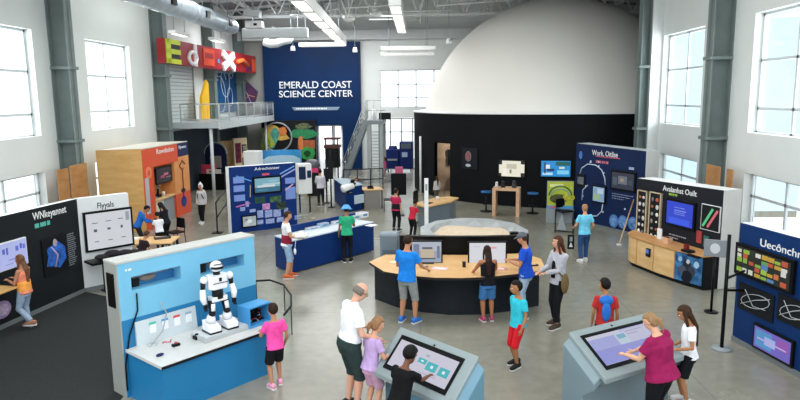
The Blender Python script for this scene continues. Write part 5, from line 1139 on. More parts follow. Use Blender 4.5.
# H: second blue counter with white device and beige desk
f = Fr(at(337, 222), at(362, 218)); 
f = Fr(at(346.5, 212.5), at(362.5, 209.5)); hH = .95; bl = at(334.5, 201); bl = ((bl-f.o).dot(f.u), (bl-f.o).dot(f.n))
t = thing('blue_counter', f.w(0, 0), f.rz, 'small royal blue counter beneath white telescope-like device', 'counter')
MB().prism([(0, 0), (f.L, 0), (f.L+bl[0]*.6, bl[1]*.75), bl], 0, hH, M_BLUE).build('counter_body', t, .01); MB().prism([(-.03, -.03), (f.L+.03, -.03), (f.L+.03+bl[0]*.6, bl[1]*.76), (bl[0]-.04, bl[1]+.03)], hH, hH+.03, pnt('9fb0bc')).build('counter_top', t)
x0, z0 = f.hit(354, 204); x1, z1 = f.hit(363, 194); MB().box(x0, x1, -.05, -.01, z0, z1, pnt('c8d8e4')).build('white_notice', t)
qd = at(348, 194.5, hH); e = thing('white_device', (qd.x, qd.y, hH+.031), f.rz, 'white tube-shaped device on the small blue counter', 'device')
b = MB(); b.tube([(-.24, 0, .2), (.2, -.05, .26)], [.13, .10], M_WHITE, 14); b.build('tube', e); b = MB(); b.tube([(0, 0, 0), (0, 0, .15)], .05, M_CHAR, 10); b.box(-.15, .15, -.1, .1, 0, .03, M_CHAR); b.build('stand', e); MB().ell((.22, -.05, .265), (.05, .08, .08), M_CHAR).build('lens_end', e)
e = thing('black_device', f.w(f.L*.75, .3, hH+.031), f.rz, 'small black device at the right of the small blue counter', 'device'); b = MB(); b.box(-.1, .1, -.08, .08, 0, .06, M_BLACK); b.ell((0, 0, .12), (.09, .08, .08), M_BLACK); b.build('body', e)
f = Fr(at(363.5, 209.5), at(383.5, 208.5)); t = thing('beige_desk', f.w(0, 0), f.rz, 'grey-fronted desk with pale wooden top beside small blue counter', 'desk')
MB().box(.05, f.L-.1, .05, .7, 0, .72, pnt('8a8680')).build('desk_front', t); MB().box(0, f.L, 0, .8, .72, .76, M_PINE).build('desk_top', t, .006)
for x in (f.L-.06,): MB().box(x, x+.04, .05, .09, 0, .72, M_CHAR).build('leg', t)
e = thing('desk_phone', f.w(.35, .35, .762), f.rz, 'black phone on the pale wooden desk', 'phone'); MB().box(-.12, .12, -.1, .1, 0, .05, M_BLACK).build('base', e, .01); MB().tube([(-.1, 0, .08), (.1, 0, .08)], .03, M_BLACK, 8).build('handset', e)
q = at(391, 211); t = thing('side_table', (q.x, q.y, 0), .05, 'low black frame table right of the wooden desk', 'table')
MB().box(-.28, .28, -.25, .25, .44, .47, M_CHAR).build('table_top', t)
for x in (-.26, .26):
    for y in (-.23, .23): MB().box(x-.015, x+.015, y-.015, y+.015, 0, .44, M_CHAR).build('leg', t)

# I: two navy carts by the storefront
for (xa, xb, yb, yt, lab, m) in ((386, 399, 172, 146.5, 'navy blue wheeled cart left by the glass storefront', 0), (399.5, 413, 172, 142, 'tall navy machine with grey panel by the glass storefront', 1)):
    f = Fr(at(xa, yb), at(xb, yb)); h = f.hit(xa+5, yt)[1]; t = thing('navy_machine', f.w(0, 0), f.rz, lab, 'machine'); L = f.L
    MB().box(0, L, 0, .8, .18, h*.88 if not m else h, pnt('17265e')).build('cabinet', t, .04)
    if m: MB().box(.1, L-.1, -.03, 0, h*.78, h-.08, pnt('4a5560')).build('grey_panel', t); MB().box(.15, L*.6, -.03, 0, h*.5, h*.66, pnt('9ab0cc')).build('screen', t)
    else: b = MB(); b.tube([(L*.5, .4, h*.7), (L*.5, .4, h)], [(L*.45, .35), (L*.3, .25)], pnt('17265e'), 16, el=(V((1, 0, 0)),)); b.build('rounded_top', t); MB().box(.1, L-.1, -.03, 0, h*.45, h*.52, M_GREY).build('handle', t)
    for x in (.12, L-.12): MB().tube([(x-.03, .1, .09), (x+.03, .1, .09)], .09, M_RUB, 12).build('wheel', t)

# black display easels near white post
q = at(399, 215); t = thing('black_stand', (q.x, q.y, 0), 0, 'tall black display stand with pink item on top near storefront', 'stand')
MB().tube([(0, 0, 0), (0, 0, 1.0)], .03, M_BLACK, 8).build('pole', t); MB().box(-.28, .28, -.05, .05, .75, 1.55, M_BLACK).build('screen_box', t, .02); MB().box(-.2, .2, -.2, .2, 0, .03, M_BLACK).build('base', t); MB().box(-.12, .16, -.06, .06, 1.56, 1.78, pnt('b0486a')).build('pink_sign', t)
for (px_, yb, yt, hh_, lab) in ((327, 203, 160, 0, 'thin black banner stand nearest the lobby door'), (331.5, 207.5, 150, 0, 'dark slim stand between lobby door and stairs')):
    q = at(px_, yb); f = Fr(q, at(px_+4, yb)); h = f.hit(px_+1, yt)[1]; t = thing('slim_stand', f.w(0, 0), f.rz, lab, 'stand')
    MB().tube([(0, 0, .02), (0, 0, h)], .03, M_BLACK, 8).build('pole', t); MB().box(-.12, .12, -.12, .12, 0, .03, M_BLACK).build('base', t); MB().box(-.1, .1, -.02, .02, h*.5, h*.8, M_CHAR).build('panel', t)
f = Fr(at(326, 186), at(339, 186)); t = thing('dark_kiosk', f.w(0, 0), f.rz, 'brown-topped dark kiosk in front of the lobby door', 'kiosk'); h = f.hit(332, 138)[1]
MB().box(0, f.L, 0, .6, .9, h-.5, M_CHAR).build('cabinet', t); MB().box(-.05, f.L+.05, -.05, .65, h-.5, h-.35, pnt('5a3a34')).box(-.05, f.L+.05, -.05, .65, h-.08, h, pnt('5a3a34')).build('shelf', t); 
for x in (0, f.L-.06): MB().box(x, x+.06, 0, .06, 0, h, M_CHAR).build('post', t)
f = Fr(at(303, 196), at(319, 196)); t = thing('dark_machine', f.w(0, 0), f.rz, 'dark round-topped machine with pink light left of the white-shirted person', 'machine'); h = f.hit(311, 158)[1]
MB().box(.2, f.L, 0, .6, 0, h*.7, M_CHAR).build('cabinet', t); MB().ell((f.L*.55, .3, h*.8), (f.L*.5, .35, h*.16), pnt('55555c')).build('dome_top', t); MB().box(f.L*.6, f.L*1.0, -.03, .0, h*.62, h*.74, pnt('c8386a')).build('pink_panel', t)

# J: staircase
M_ST = mat('stair_grey', '868f92', .5, var=.05); Ys = 33.2
s0 = atY(342, 184, Ys); s1 = atY(366.5, 122, Ys+.3)
t = thing('staircase', (0, 0, 0), 0, 'grey metal staircase rising beside the navy sign', 'staircase')
topz = 3.15; q = at(343, 183); x0 = q.x; y0 = q.y
xt = atY(366, 122, y0).x; n = 16; run = (xt-x0)/n
for yy in (y0, y0+1.15):
    b = MB(); b.bar((x0, yy, .1), (xt, yy, topz), .06, .28, M_ST); b.build('stringer', t)
for i in range(n):
    MB().box(x0+run*i, x0+run*(i+1)+.03, y0+.03, y0+1.12, topz*(i+.6)/n, topz*(i+.6)/n+.04, pnt('4a5256')).build('tread', t)
for yy in (y0, y0+1.15):
    b = MB(); 
    for hz in (.55, .98): b.tube([(x0, yy, hz+.05), (xt, yy, topz+hz), (xt+.05, yy, topz+hz)], .025, M_RAIL, 8)
    for i in range(0, n+1, 4): b.tube([(x0+run*i, yy, topz*i/n+.05), (x0+run*i, yy, topz*i/n+1.02)], .022, M_RAIL, 6)
    b.build('handrail', t)
xe2 = atY(383, 120, y0).x
MB().box(xt-.02, xe2, y0-.05, y0+3.2, topz-.2, topz, M_ST).build('landing', t)
b = MB()
for hz in (.5, 1.0): b.tube([(xt+.05, y0, topz+hz), (xe2, y0, topz+hz), (xe2, y0+3.1, topz+hz)], .025, M_RAIL, 6)
k = xt+.05
while k < xe2+.01: b.tube([(k, y0, topz), (k, y0, topz+1.0)], .018, M_RAIL, 6); k += .35
b.build('landing_railing', t)
for x, y in ((xt+.1, y0+.1), (xe2-.1, y0+.1), (xe2-.1, y0+3)): MB().box(x-.08, x+.08, y-.08, y+.08, 0, topz-.2, pnt('aab1b3')).build('post', t)
b = MB(); zz = .3
while zz < topz-.5: b.box(xt+.25, xe2-.25, y0+.16, y0+.2, zz, zz+.05, pnt('b4babb')); zz += .16
b.box(xt+.2, xt+.25, y0+.14, y0+.22, 0, topz-.2, M_ST); b.box(xe2-.25, xe2-.2, y0+.14, y0+.22, 0, topz-.2, M_ST); b.build('louvre_screen', t)
b = MB()
f_ = Fr(at(344, 190), at(383, 188))
for z in (.45, .95): b.tube([f_.w(0, 0, z), f_.w(f_.L, 0, z)], .025, M_BLACK, 6)
for k in (0, .35, .68, 1): b.tube([f_.w(f_.L*k, 0, 0), f_.w(f_.L*k, 0, .97)], .025, M_BLACK, 6)
tag(b.build('black_railing'), 'black two-bar railing in front of the staircase', 'railing')
q = at(375, 120, 3.15); e = thing('stored_box', (xt+.9, y0+1, topz), 0, 'dark box stored on the staircase landing', 'box'); MB().box(-.3, .3, -.2, .2, 0, .35, M_CHAR).build('body', e, .02); e = thing('stored_box', (xt+.35, y0+.8, topz), .2, 'white item stored on the staircase landing', 'box'); MB().tube([(0, 0, 0), (0, 0, .55)], [.15, .1], M_WHITE, 10).build('body', e)

# white post by the island, drum side rail and bench
q = at(426, 236); f_ = Fr(at(424.5, 239), at(428.5, 239)); h = f_.hit(426, 179)[1]
t = thing('white_post', f_.w(0, 0), f_.rz, 'tall slim white post left of the round sand table', 'post'); MB().box(0, f_.L, 0, .22, 0, h, M_WHITE).build('column', t, .01); MB().box(.03, f_.L-.03, -.01, 0, h-.35, h-.15, M_GREY).build('sensor', t); MB().box(-.15, f_.L+.12, -.1, .35, 0, .05, M_WHITE).build('base', t)
on, an = on_drum(423, 176, DR+.12); t = thing('door_handle_pole', (on.x, on.y, 0), 0, 'tall white pole standing at left edge of black drum', 'pole'); MB().tube([(0, 0, 0), (0, 0, 2.55)], .05, M_WHITE, 10).build('pole', t)
f_ = Fr(at(416.5, 200), at(420, 206))
# wooden table behind sandbox left (434-458, 200-213)
f = Fr(at(431, 229), at(461, 220)); t = thing('curved_desk', f.w(0, 0), f.rz, 'pale-topped grey desk behind the sand table on the left', 'desk'); L = f.L
b = MB(); b.prism([(-.3, .0), (L*.6, -.1), (L, .1), (L+.05, .5), (L*.8, .8), (0, .7)], .74, .79, M_PINE); b.build('desk_top', t)
b = MB(); b.prism([(0, .1), (L*.6, .0), (L-.05, .2), (L-.1, .6), (.1, .6)], 0, .74, pnt('6a7680')); b.build('desk_body', t)
for i, (dx, dy, c, w, lab) in enumerate(((.3, .3, '2a2a2e', .3, 'black laptop on the pale curved desk'), (1.0, .4, 'd8d4d0', .12, 'white cup on the pale curved desk'))):
    e = thing(('laptop', 'cup')[i], f.w(dx, dy, .792), f.rz+.2, lab, ('laptop', 'cup')[i])
    if i: MB().tube([(0, 0, 0), (0, 0, .13)], [.05, .06], pnt(c), 12).build('cup_body', e)
    else: MB().box(-.15, .15, -.1, .1, 0, .02, pnt(c)).build('keyboard', e); MB().xz([(-.15, .02), (.15, .02), (.15, .2), (-.15, .2)], .1, .11, pnt(c)).build('lid', e)
for (px_, py_, lab, h_, rz_) in ((422, 222, 'black swivel chair beside the pale curved desk', .9, 1.2),):
    q = at(px_, py_+2); t = thing('swivel_chair', (q.x, q.y, 0), rz_, lab, 'chair'); MB().box(-.22, .22, -.22, .22, .45, .52, M_BLACK).build('seat', t, .03); MB().box(-.2, .2, .2, .25, .6, 1.15, M_BLACK).build('backrest', t, .03); MB().tube([(0, 0, .06), (0, 0, .45)], .03, M_CHAR, 8).build('stem', t)
    for k in range(5): a = k*1.2566; MB().bar((0, 0, .07), (.27*math.cos(a), .27*math.sin(a), .04), .04, .03, M_CHAR).build('foot', t)

# ================================================================== ISLAND DESK + SAND TABLE
dh = .90
top = [at(*p, dh) for p in [(369, 262), (384, 271.5), (408, 275.5), (435, 277.7), (462, 278), (489, 276.9), (520, 273.6), (546, 270), (541, 258.6)]]
inner = [V((2.25, 13.9, 0)), V((1.2, 13.75, 0)), V((.2, 13.8, 0)), at(385.5, 254.5, dh)]
O = V((.8, 13.4, 0)); t = thing('island_desk', O, 0, 'large semicircular black desk with wooden top and two screens', 'desk')
tp = [(p.x-O.x, p.y-O.y) for p in top+inner]
b = MB(); b.prism(tp, dh-.05, dh, mat('desk_edge', '2a2624', .4), tree_wood('desk_wood', 'c89a64', 'd8b07c')); b.build('desk_top', t)
bs = [at(*p) for p in [(375, 299), (396, 307), (420.6, 312), (450, 315), (482, 314.5), (512, 311), (538.7, 305.7)]]
bp_ = [(p.x-O.x, p.y-O.y) for p in bs]+[(1.6, .35), (-.9, .35), (-1.65, .25)]
b = MB(); b.prism(bp_, .0, dh-.05, mat('desk_body_dark', '20252a', .5, var=.1)); b.build('desk_body', t)
sc_ = V((1.33, 15.9, 0)); ra, rb = 1.36, 1.72
# black curved backing
bc = [0, (-.45, 14.02), (.1, 13.9), (.7, 13.86), (1.4, 13.86), (1.95, 13.92), (2.4, 14.08), (2.38, 14.22), (1.95, 14.05), (1.4, 14.0), (.7, 14.0), (.1, 14.04), (-.45, 14.16)]
zb_ = atY(440, 236.5, 13.9).z
t2 = thing('screen_backing', (0, 0, 0), 0, 'low curved black panel behind the island desk screens', 'panel'); b = MB(); b.prism(bc[1:], .0, zb_, M_BLACK); b.build('curved_panel', t2)
f = Fr(V((-1.9, 13.2, 0)), V((3, 13.2, 0)))
MON = []
for (r_, lab, face, deco) in ((((410.5, 240.5), (442.7, 265)), 'left island screen showing a grey-blue building scene', scr('a4aec2', .75), rects([(0, 1, .55, 1, scr('b8c0d0', .8)), (.3, .75, .2, .65, scr('c8bca4', .8)), (.25, .8, .15, .22, scr('5a6478', .6)), (.05, .25, .1, .9, scr('8490ac', .7)), (.85, .95, .2, .8, scr('7a86a0', .7)), (.35, .7, .65, .75, scr('6a7488', .6))])),
                             (((468, 241.5), (506.7, 265.5)), 'right island screen showing a plain white page', scr('e4e6ec', .8), rects([(.55, .75, .72, .8, scr('e8a0a8', .9)), (.1, .3, .8, .82, scr('b8bcc8', .8)), (.1, .9, .1, .12, scr('c8ccd8', .8))]))):
    (xa, ya_), (xb_, yb_) = r_; x0, z1 = f.hit(xa, ya_, -.1); x1, z0 = f.hit(xb_, yb_, -.1)
    t3 = thing('monitor', f.w((x0+x1)/2, -.06, dh+.001), 0, lab, 'monitor'); w = x1-x0; display(t3, (-w/2, w/2, z0-dh+.03, z1-dh), 0, face, bez=.03, deco=deco); MB().box(-.15, .15, -.14, .02, 0, .015, M_BLACK).box(-.04, .04, -.02, .01, .015, .2, M_BLACK).build('monitor_stand', t3)
for i, (px_, py_, nm, lab, c, w, d, h) in enumerate(((440, 268.5, 'paper_sheet', 'pinkish sheet on the island desk before the left screen', 'd8c4c8', .3, .2, .006), (424, 267, 'pen_tray', 'grey pen tray on island desk near the blue-shirted man', '8a8e96', .16, .08, .03), (499, 269, 'paper_sheet', 'reddish sheet on the island desk before the right screen', 'c88a80', .34, .2, .006), (464, 267, 'small_lamp', 'little black holder on island desk left of right screen', '26262a', .06, .06, .12), (533, 266, 'tool', 'dark tool at the right end of island desk', '4a3c30', .22, .05, .03), (396, 262, 'paper_sheet', 'tan sheet at left end of the island desk', 'dcc49a', .28, .18, .006))):
    q = at(px_, py_, dh+.001); e = thing(nm, (q.x, q.y, dh+.001), .15*i-.3, lab, nm.split('_')[-1]); b = MB(); b.box(-w/2, w/2, -d/2, d/2, 0, h, pnt(c)); b.box(-w*.3, w*.3, -d*.3, d*.3, h, h+.002, prt(c, 'f0e8e0', 20)); b.build('body', e)
# sand table: faceted grey rim, sand bed
t = thing('sand_table', sc_, 0, 'large round sand table with faceted grey stone-like rim', 'sand table')
M_RIM = mat('faceted_rim', '9b9fa2', .6, var=.14, scale=2.5); n = 11; zr = 1.0
def ring(a_, b_, z, off=0): return [(a_*math.cos(2*math.pi*(k+off)/n), b_*math.sin(2*math.pi*(k+off)/n), z) for k in range(n)]
R1, R2, R3, R4_, R5 = ring(ra*.92, rb*.92, .0), ring(ra*1.0, rb*1.0, zr-.28, .5), ring(ra*1.0, rb*1.0, zr), ring(ra*.80, rb*.80, zr+.02, .5), ring(ra*.74, rb*.74, zr-.16)
b = MB(); vs = R1+R2+R3+R4_+R5; fs = []
for lv, o_ in ((0, 0), (1, 1), (2, 0), (3, 1)):
    for k in range(n):
        a, c = lv*n+k, lv*n+(k+1) % n
        if o_ == 0: d_, e_ = (lv+1)*n+k, (lv+1)*n+(k-1) % n; fs += [(a, c, d_), (a, d_, e_)]
        else: d_, e_ = (lv+1)*n+k, (lv+1)*n+(k+1) % n; fs += [(a, e_, d_), (a, c, e_)]
b.add(vs, fs, M_RIM); b.build('faceted_rim', t)
b = MB(); g = []; fs = []; nr, nc = 9, 26
for i in range(nr+1):
    for k in range(nc):
        rr = i/nr; a = 2*math.pi*k/nc; x, y = ra*.79*rr*math.cos(a), rb*.79*rr*math.sin(a); g.append((x, y, zr-.12+.05*math.sin(3.1*x+1)*math.cos(2.7*y)))
for i in range(nr):
    for k in range(nc): fs.append((i*nc+k, (i+1)*nc+k, (i+1)*nc+(k+1) % nc, i*nc+(k+1) % nc))
b.add(g, fs, mat('play_sand', 'cdbaa2', .95, var=.1, scale=12, bump=.6, bscale=90), True); b.build('sand_bed', t)
f_ = f.hit(504.5, 234, .0); q = at(504.5, 236, 1.05); e = thing('black_box', (2.12, 14.35, 0), 0, 'small black upright box at the right edge of the sand table', 'box'); MB().box(-.1, .1, -.08, .08, 0, 1.28, M_BLACK).build('body', e, .01); MB().box(-.06, .06, -.085, -.08, 1.05, 1.2, pnt('5a2a30')).build('front_panel', e)
# grey bin left of island backing
f_ = Fr(at(383.5, 268), at(393, 268)); q = at(388, 234, 1.15)
f_ = Fr(V((-.85, 14.25, 0)), V((-.45, 14.25, 0))); t = thing('grey_cabinet', f_.w(0, 0), 0, 'grey rounded cabinet at left rear of the island desk', 'cabinet'); MB().box(-.05, .38, 0, .35, 0, atY(388, 234, 14.25).z, pnt('6f7c86')).build('body', t, .05)
MB().box(.02, .3, -.01, .0, .3, .9, pnt('5c6872')).build('door_panel', t)
# ================================================================== IN FRONT OF THE DRUM
f = Fr(at(492, 216), at(519, 217)); L = f.L; h = f.hit(505, 188.5)[1]
t = thing('high_table', f.w(0, 0), f.rz, 'tall wooden table with box legs before the black drum', 'table')
MB().box(0, L, 0, .6, h-.09, h, M_PINKW).build('table_top', t, .006)
for x in (0, L-.12): MB().box(x, x+.12, .0, .6, 0, h-.09, M_PINKW).build('leg', t)
for (dx, m, s, lab) in ((.12, 'c8c8c4', .1, 'small pale jar at left end of the tall wooden table'), (.35, '2a2a2e', .12, 'dark figure on the tall wooden table'), (.75, '3a3a3e', .13, 'dark round object at right end of the tall wooden table')):
    e = thing('table_object', f.w(dx, .3, h+.001), 0, lab, 'object'); b = MB(); b.tube([(0, 0, 0), (0, 0, s*1.2)], [s*.7, s*.5], pnt(m), 12); b.ell((0, 0, s*1.5), (s*.55,)*3, pnt(m)); b.build('body', e)
def stool(px_, py_, lab, hh_=.78):
    q = at(px_, py_); t = thing('bar_stool', (q.x, q.y, 0), 0, lab, 'stool')
    MB().tube([(0, 0, hh_-.06), (0, 0, hh_)], .2, pnt('1f5f9c'), 20).build('seat', t); MB().tube([(0, 0, .03), (0, 0, hh_-.06)], .03, M_CHAR, 10).build('pole', t); MB().tube([(0, 0, 0), (0, 0, .03)], .22, M_CHAR, 20).build('base', t)
    b = MB(); b.tube([(.15*math.cos(k/12*6.283), .15*math.sin(k/12*6.283), .3) for k in range(13)], .012, M_CHAR, 6); b.build('foot_ring', t)
stool(486, 211.5, 'blue-seated stool left of the tall wooden table'); stool(532.5, 213.5, 'blue-seated stool right of the tall wooden table')
f = Fr(at(546.5, 223), at(573, 223.5)); L = f.L; z1 = f.hit(560, 181.5)[1]; z0 = f.hit(560, 206)[1]; zc = f.hit(560, 209)[1]
t = thing('green_info_panel', f.w(0, 0), f.rz, 'yellow-green illustrated panel on grey base before the drum', 'panel')
MB().box(0, L, 0, .4, 0, zc-.02, pnt('8d9598')).build('base_box', t, .01); MB().box(0, L, .1, .16, zc-.02, z1, M_GREY).build('panel_board', t)
b = MB(); b.box(.02, L-.02, .085, .1, z0, z1-.02, prt('a9b62e', 'c2c84a', 6)); 
cx = L/2; hh_ = z1-z0
b.tube([(cx+L*.42*math.cos(a/12*math.pi), .08, z0+hh_*.42+hh_*.38*math.sin(a/12*math.pi)) for a in range(13)], .025, pnt('3a6a3a'), 6)
b.tube([(cx+L*.34*math.cos(a/12*math.pi), .08, z0+hh_*.40+hh_*.28*math.sin(a/12*math.pi)) for a in range(13)], .02, pnt('7fb0a0'), 6)
b.disc(cx-.05, z0+hh_*.28, .3, .16, .075, .086, prt('5a5a2a', '2f3a1c', 12)); b.disc(cx+.28, z0+hh_*.34, .2, .12, .07, .086, prt('d8c83a', '8a9a2a', 12)); b.box(cx-.35, cx+.1, .08, .086, z1-.2, z1-.1, pnt('dfe6a0')); b.build('printed_picture', t)
MB().box(.0, L, .05, .1, zc, z0, pnt('4f9ad0')).box(L*.1, L*.4, .045, .05, zc+.02, z0-.02, pnt('c86a7a')).build('blue_strip', t)
# dark frame easel + folding chair + small sign
f = Fr(at(555, 232.5), at(573, 234)); L = f.L; h = f.hit(560, 210)[1]
t = thing('black_frame_easel', f.w(0, 0), f.rz, 'low black metal frame standing left of the woman in light blue', 'easel')
for x in (0, L): MB().tube([(x, 0, 0), (x, 0, h)], .02, M_BLACK, 6).build('post', t)
for z in (.06, h): MB().tube([(0, 0, z), (L, 0, z)], .02, M_BLACK, 6).build('bar', t)
b = MB(); b.xz([(.05, .1), (.35, .1), (.2, h-.1)], -.01, .01, M_GREY); b.build('folded_sheet', t)
q = at(566, 226); chair((q.x, q.y+.3, 0), .4, 'black folding chair behind the black metal frame')
f = Fr(at(567.5, 249), at(574, 249)); t = thing('floor_sign', f.w(0, 0), f.rz, 'small black and white floor sign left of the woman in light blue', 'sign'); h = f.hit(570, 235)[1]
MB().box(0, f.L, 0, .03, 0, h, M_CHAR).build('board', t); b = MB(); b.xz([(.04, .06), (f.L-.04, .06), (f.L*.5, h*.5)], -.006, 0, M_WHITE); b.xz([(.05, h*.55), (f.L-.05, h*.55), (f.L-.05, h-.05), (.05, h-.05)], -.006, 0, M_GREY); b.build('printed_marks', t)

# ================================================================== NAVY PANEL (right)
A = at(573.5, 205+2); 
f = Fr(at(574, 221.5), at(636, 236.5)); 
h = f.hit(574, 143)[1]; hB = f.hit(644, 151)[1]; M_NV = mat('navy_panel', '112348', .45, var=.12, scale=1.2)
f = Fr(f.w(0, 0), f.w(f.hit(645, 180)[0], 0)); L = f.L
t = ex_wall('navy_exhibit_wall', f, h, .55, M_NV, 'navy exhibit wall with orbit drawing, two screens and round emblems', side=pnt('d8d9d6'), top=pnt('a9aeb2'), hB=hB)
x0, z0 = f.hit(592, 158.5); x1, z1 = f.hit(618, 151.5); text('lettering', 'Work, Oitlise', x0, z0+.12, 0, .17, M_WHITE, t, width=x1-x0)
b = MB(); x0, z0 = f.hit(596, 160.5); x1, z1 = f.hit(613, 157.5); b.box(x0, x1+.3, -.008, 0, z1-.03, z1, pnt('c8506a')); scribble(b, x0, x1, z0-.08, z0+.01, 0, pnt('c8687a'), 1, .9); b.build('pink_lettering', t)
def pfr(f, xa, xb, yt, yb): xm = (xa+xb)/2; return (f.hit(xa, (yt+yb)/2)[0], f.hit(xb, (yt+yb)/2)[0], f.hit(xm, yb)[1], f.hit(xm, yt)[1])
display(t, pfr(f, 611.5, 636.5, 171, 191), 0, scr('3a4458', .5), M_BLACK, .06, deco=rects([(.3, .7, .3, .8, scr('7a8290', .6)), (.4, .55, .45, .65, scr('b8a88a', .6)), (.05, .25, .2, .7, scr('5a6a80', .5)), (.75, .95, .3, .6, scr('4a5a70', .5))]))
display(t, pfr(f, 593, 606.5, 185.5, 203), 0, scr('8fb4d8', .7), M_BLACK, .05, deco=rects([(.1, .6, .1, .5, scr('a8c890', .7)), (.4, .9, .55, .9, scr('c8dcf0', .7))]))
r = pfr(f, 577.5, 585.5, 174, 187); MB().box(r[0], r[1], -.04, 0, r[2], r[3], M_CHAR).box(r[0]+.05, r[1]-.05, -.045, -.04, r[2]+.1, r[3]-.1, prt('4a5058', '787e86', 10)).build('picture_frame', t)
b = MB(); WL = pnt('c8d4e4')
def curve(pts, r=.018, m=WL): b.tube([(f.hit(*p)[0], -.01, f.hit(*p)[1]) for p in pts], r, m, 5)
curve([(580, 174), (582, 168), (588, 164), (596, 165), (602, 170), (605, 178), (605.5, 185)]); curve([(582, 200), (583, 190), (588, 185)]); curve([(603, 204), (602, 211), (597, 216), (589, 216), (584, 212)]); curve([(590, 163), (591, 160.5)])
for p in ((591, 162), (599, 166), (604, 173), (586, 186), (583, 196), (599, 162), (625, 209), (603, 212)): x, z = f.hit(*p); b.disc(x, z, .03, .03, -.012, 0, WL, 8)
b.build('orbit_line', t)
for p in ((614, 221), (623, 222), (633, 223.5)):
    x, z = f.hit(*p); b = MB(); b.disc(x, z, .19, .21, -.02, 0, pnt('4a7ab8')); b.disc(x, z, .13, .15, -.024, -.02, prt('2f5a94', '7fa8d8', 9)); b.build('round_emblem', t)
b = MB(); x, z = f.hit(581, 155); b.disc(x, z, .07, .13, -.02, 0, pnt('4a7ac0')); x0, z0 = f.hit(612, 196); x1, z1 = f.hit(636, 197); scribble(b, x0, x1, z0-.12, z0+.1, 0, pnt('8a98b4'), 3, .3); x0, z0 = f.hit(629, 169.5); b.box(x0, x0+.2, -.01, 0, z0, z0+.08, pnt('9aa8c0')); b.build('small_lettering', t)
# wooden prop leaning (easel legs)
a_, c_ = at(619, 244), at(632, 222, .6); t = thing('wooden_easel_leg', (0, 0, 0), 0, 'thin pale wooden prop leaning beside the navy exhibit wall', 'prop')
q1 = at(619, 245); q2 = at(627, 236); MB().tube([(q1.x, q1.y, .02), (q2.x+.2, q2.y+.1, 1.15)], .018, M_PINKW, 6).build('stick', t); MB().tube([(q2.x+.5, q2.y, .02), (q2.x+.2, q2.y+.1, 1.15)], .018, M_PINKW, 6).build('stick', t); MB().box(q1.x-.06, q1.x+.06, q1.y-.05, q1.y+.05, 0, .03, M_WHITE).build('foot', t)

# ================================================================== BLACK EXHIBIT WITH OAK CABINET
f0 = Fr(at(636.5, 268), at(722, 300)); xl_, h = f0.hit(637.5, 178, .5); xr_, hB = f0.hit(724, 190.5, .5); f = Fr(f0.w(xl_, .5), f0.w(xr_, .5))
# panel stands behind a cabinet of depth .55
yo = .0
t = ex_wall('black_exhibit_wall', f, h, .5, mat('black_panel', '1c1e25', .5, var=.08), 'black exhibit wall with blue screen above the oak cabinets', side=pnt('d9d8d4'), top=pnt('dcdcda'), hB=hB, base=False)
L = f.L
x0, z0 = f.hit(663, 189.5); x1, z1 = f.hit(697.5, 184); text('lettering', 'Avalanhst Ouilt', x0, z0-.02, 0, .13, M_WHITE, t, width=x1-x0)
b = MB(); x0, z0 = f.hit(669, 194); x1, z1 = f.hit(689, 195); scribble(b, x0, x1, z0-.03, z0+.03, 0, pnt('8ab040'), 1, .9); b.build('green_lettering', t)
BL = scr('2a44d8', .8)
display(t, pfr(f, 666.5, 696.5, 200, 228), 0, BL, M_BLACK, .06, deco=rects([(.3, .55, .75, .78, scr('7f90f0', .8)), (.3, .75, .62, .66, scr('8f9cf4', .8)), (.3, .7, .54, .57, scr('7f90f0', .8)), (.3, .72, .46, .49, scr('7f90f0', .8)), (.1, .9, .05, .3, scr('3a5ae8', .85)), (.55, .7, .75, .78, scr('8f9cf4', .8))]))
random.seed(11)
for (xa, xb, yt, yb) in ((638.5, 648, 190, 236), (650.5, 662, 192, 241)):
    r = pfr(f, xa, xb, yt, yb); b = MB(); m = pnt('c8b89a'); x0, x1, z0, z1 = r; e = .025
    b.box(x0, x1, -.05, -.001, z0, z1, M_CHAR)
    for q in ((x0, x0+e, z0, z1), (x1-e, x1, z0, z1), (x0, x1, z0, z0+e), (x0, x1, z1-e, z1)): b.box(q[0], q[1], -.07, -.001, q[2], q[3], m)
    fo = b.build('display_case', t); b = MB()
    for i in range(6):
        for j in range(2):
            cx = x0+(x1-x0)*(.3+.4*j)+random.uniform(-.01, .01); cz = z0+(z1-z0)*(.1+.15*i); s = random.uniform(.035, .06); b.ell((cx, -.06, cz), (s, .012, s*random.uniform(.7, 1.3)), random.choice([pnt('c8c8c8'), pnt('8a8a86'), pnt('b05a3a'), pnt('e0dccf'), pnt('6a6a6e')]), None, 10, 6)
    b.build('case_contents', fo)
r = pfr(f, 702, 721, 205, 231); x0, x1, z0, z1 = r; b = MB(); b.box(x0, x1, -.03, -.001, z0, z1, M_WHITE); b.box(x0+.015, x1-.015, -.034, -.03, z0+.015, z1-.015, M_CHAR); fo = b.build('picture_frame', t)
b = MB(); b.bar((x0+.08, -.045, z0+.08), (x1-.2, -.045, z1-.08), .02, .05, scr('5ad08a', .8)); b.bar((x0+.22, -.045, z0+.08), (x1-.06, -.045, z1-.1), .02, .05, scr('e06a7a', .8)); b.build('glowing_tubes_picture', fo)
b = MB(); x0, z0 = f.hit(669, 234); x1, z1 = f.hit(692, 236); scribble(b, x0, x1, z0-.12, z0+.02, 0, pnt('9a9aa0'), 2, .35); b.build('small_lettering', t)
r = pfr(f, 697, 702, 231, 243); b = MB(); b.box(r[0], r[1], -.02, 0, r[2], r[3], pnt('a03a3a')); b.build('red_notice', t); r = pfr(f, 704, 709, 236, 247); b = MB(); b.box(r[0], r[1], -.02, 0, r[2], r[3], pnt('2f6a60')); b.build('green_notice', t)
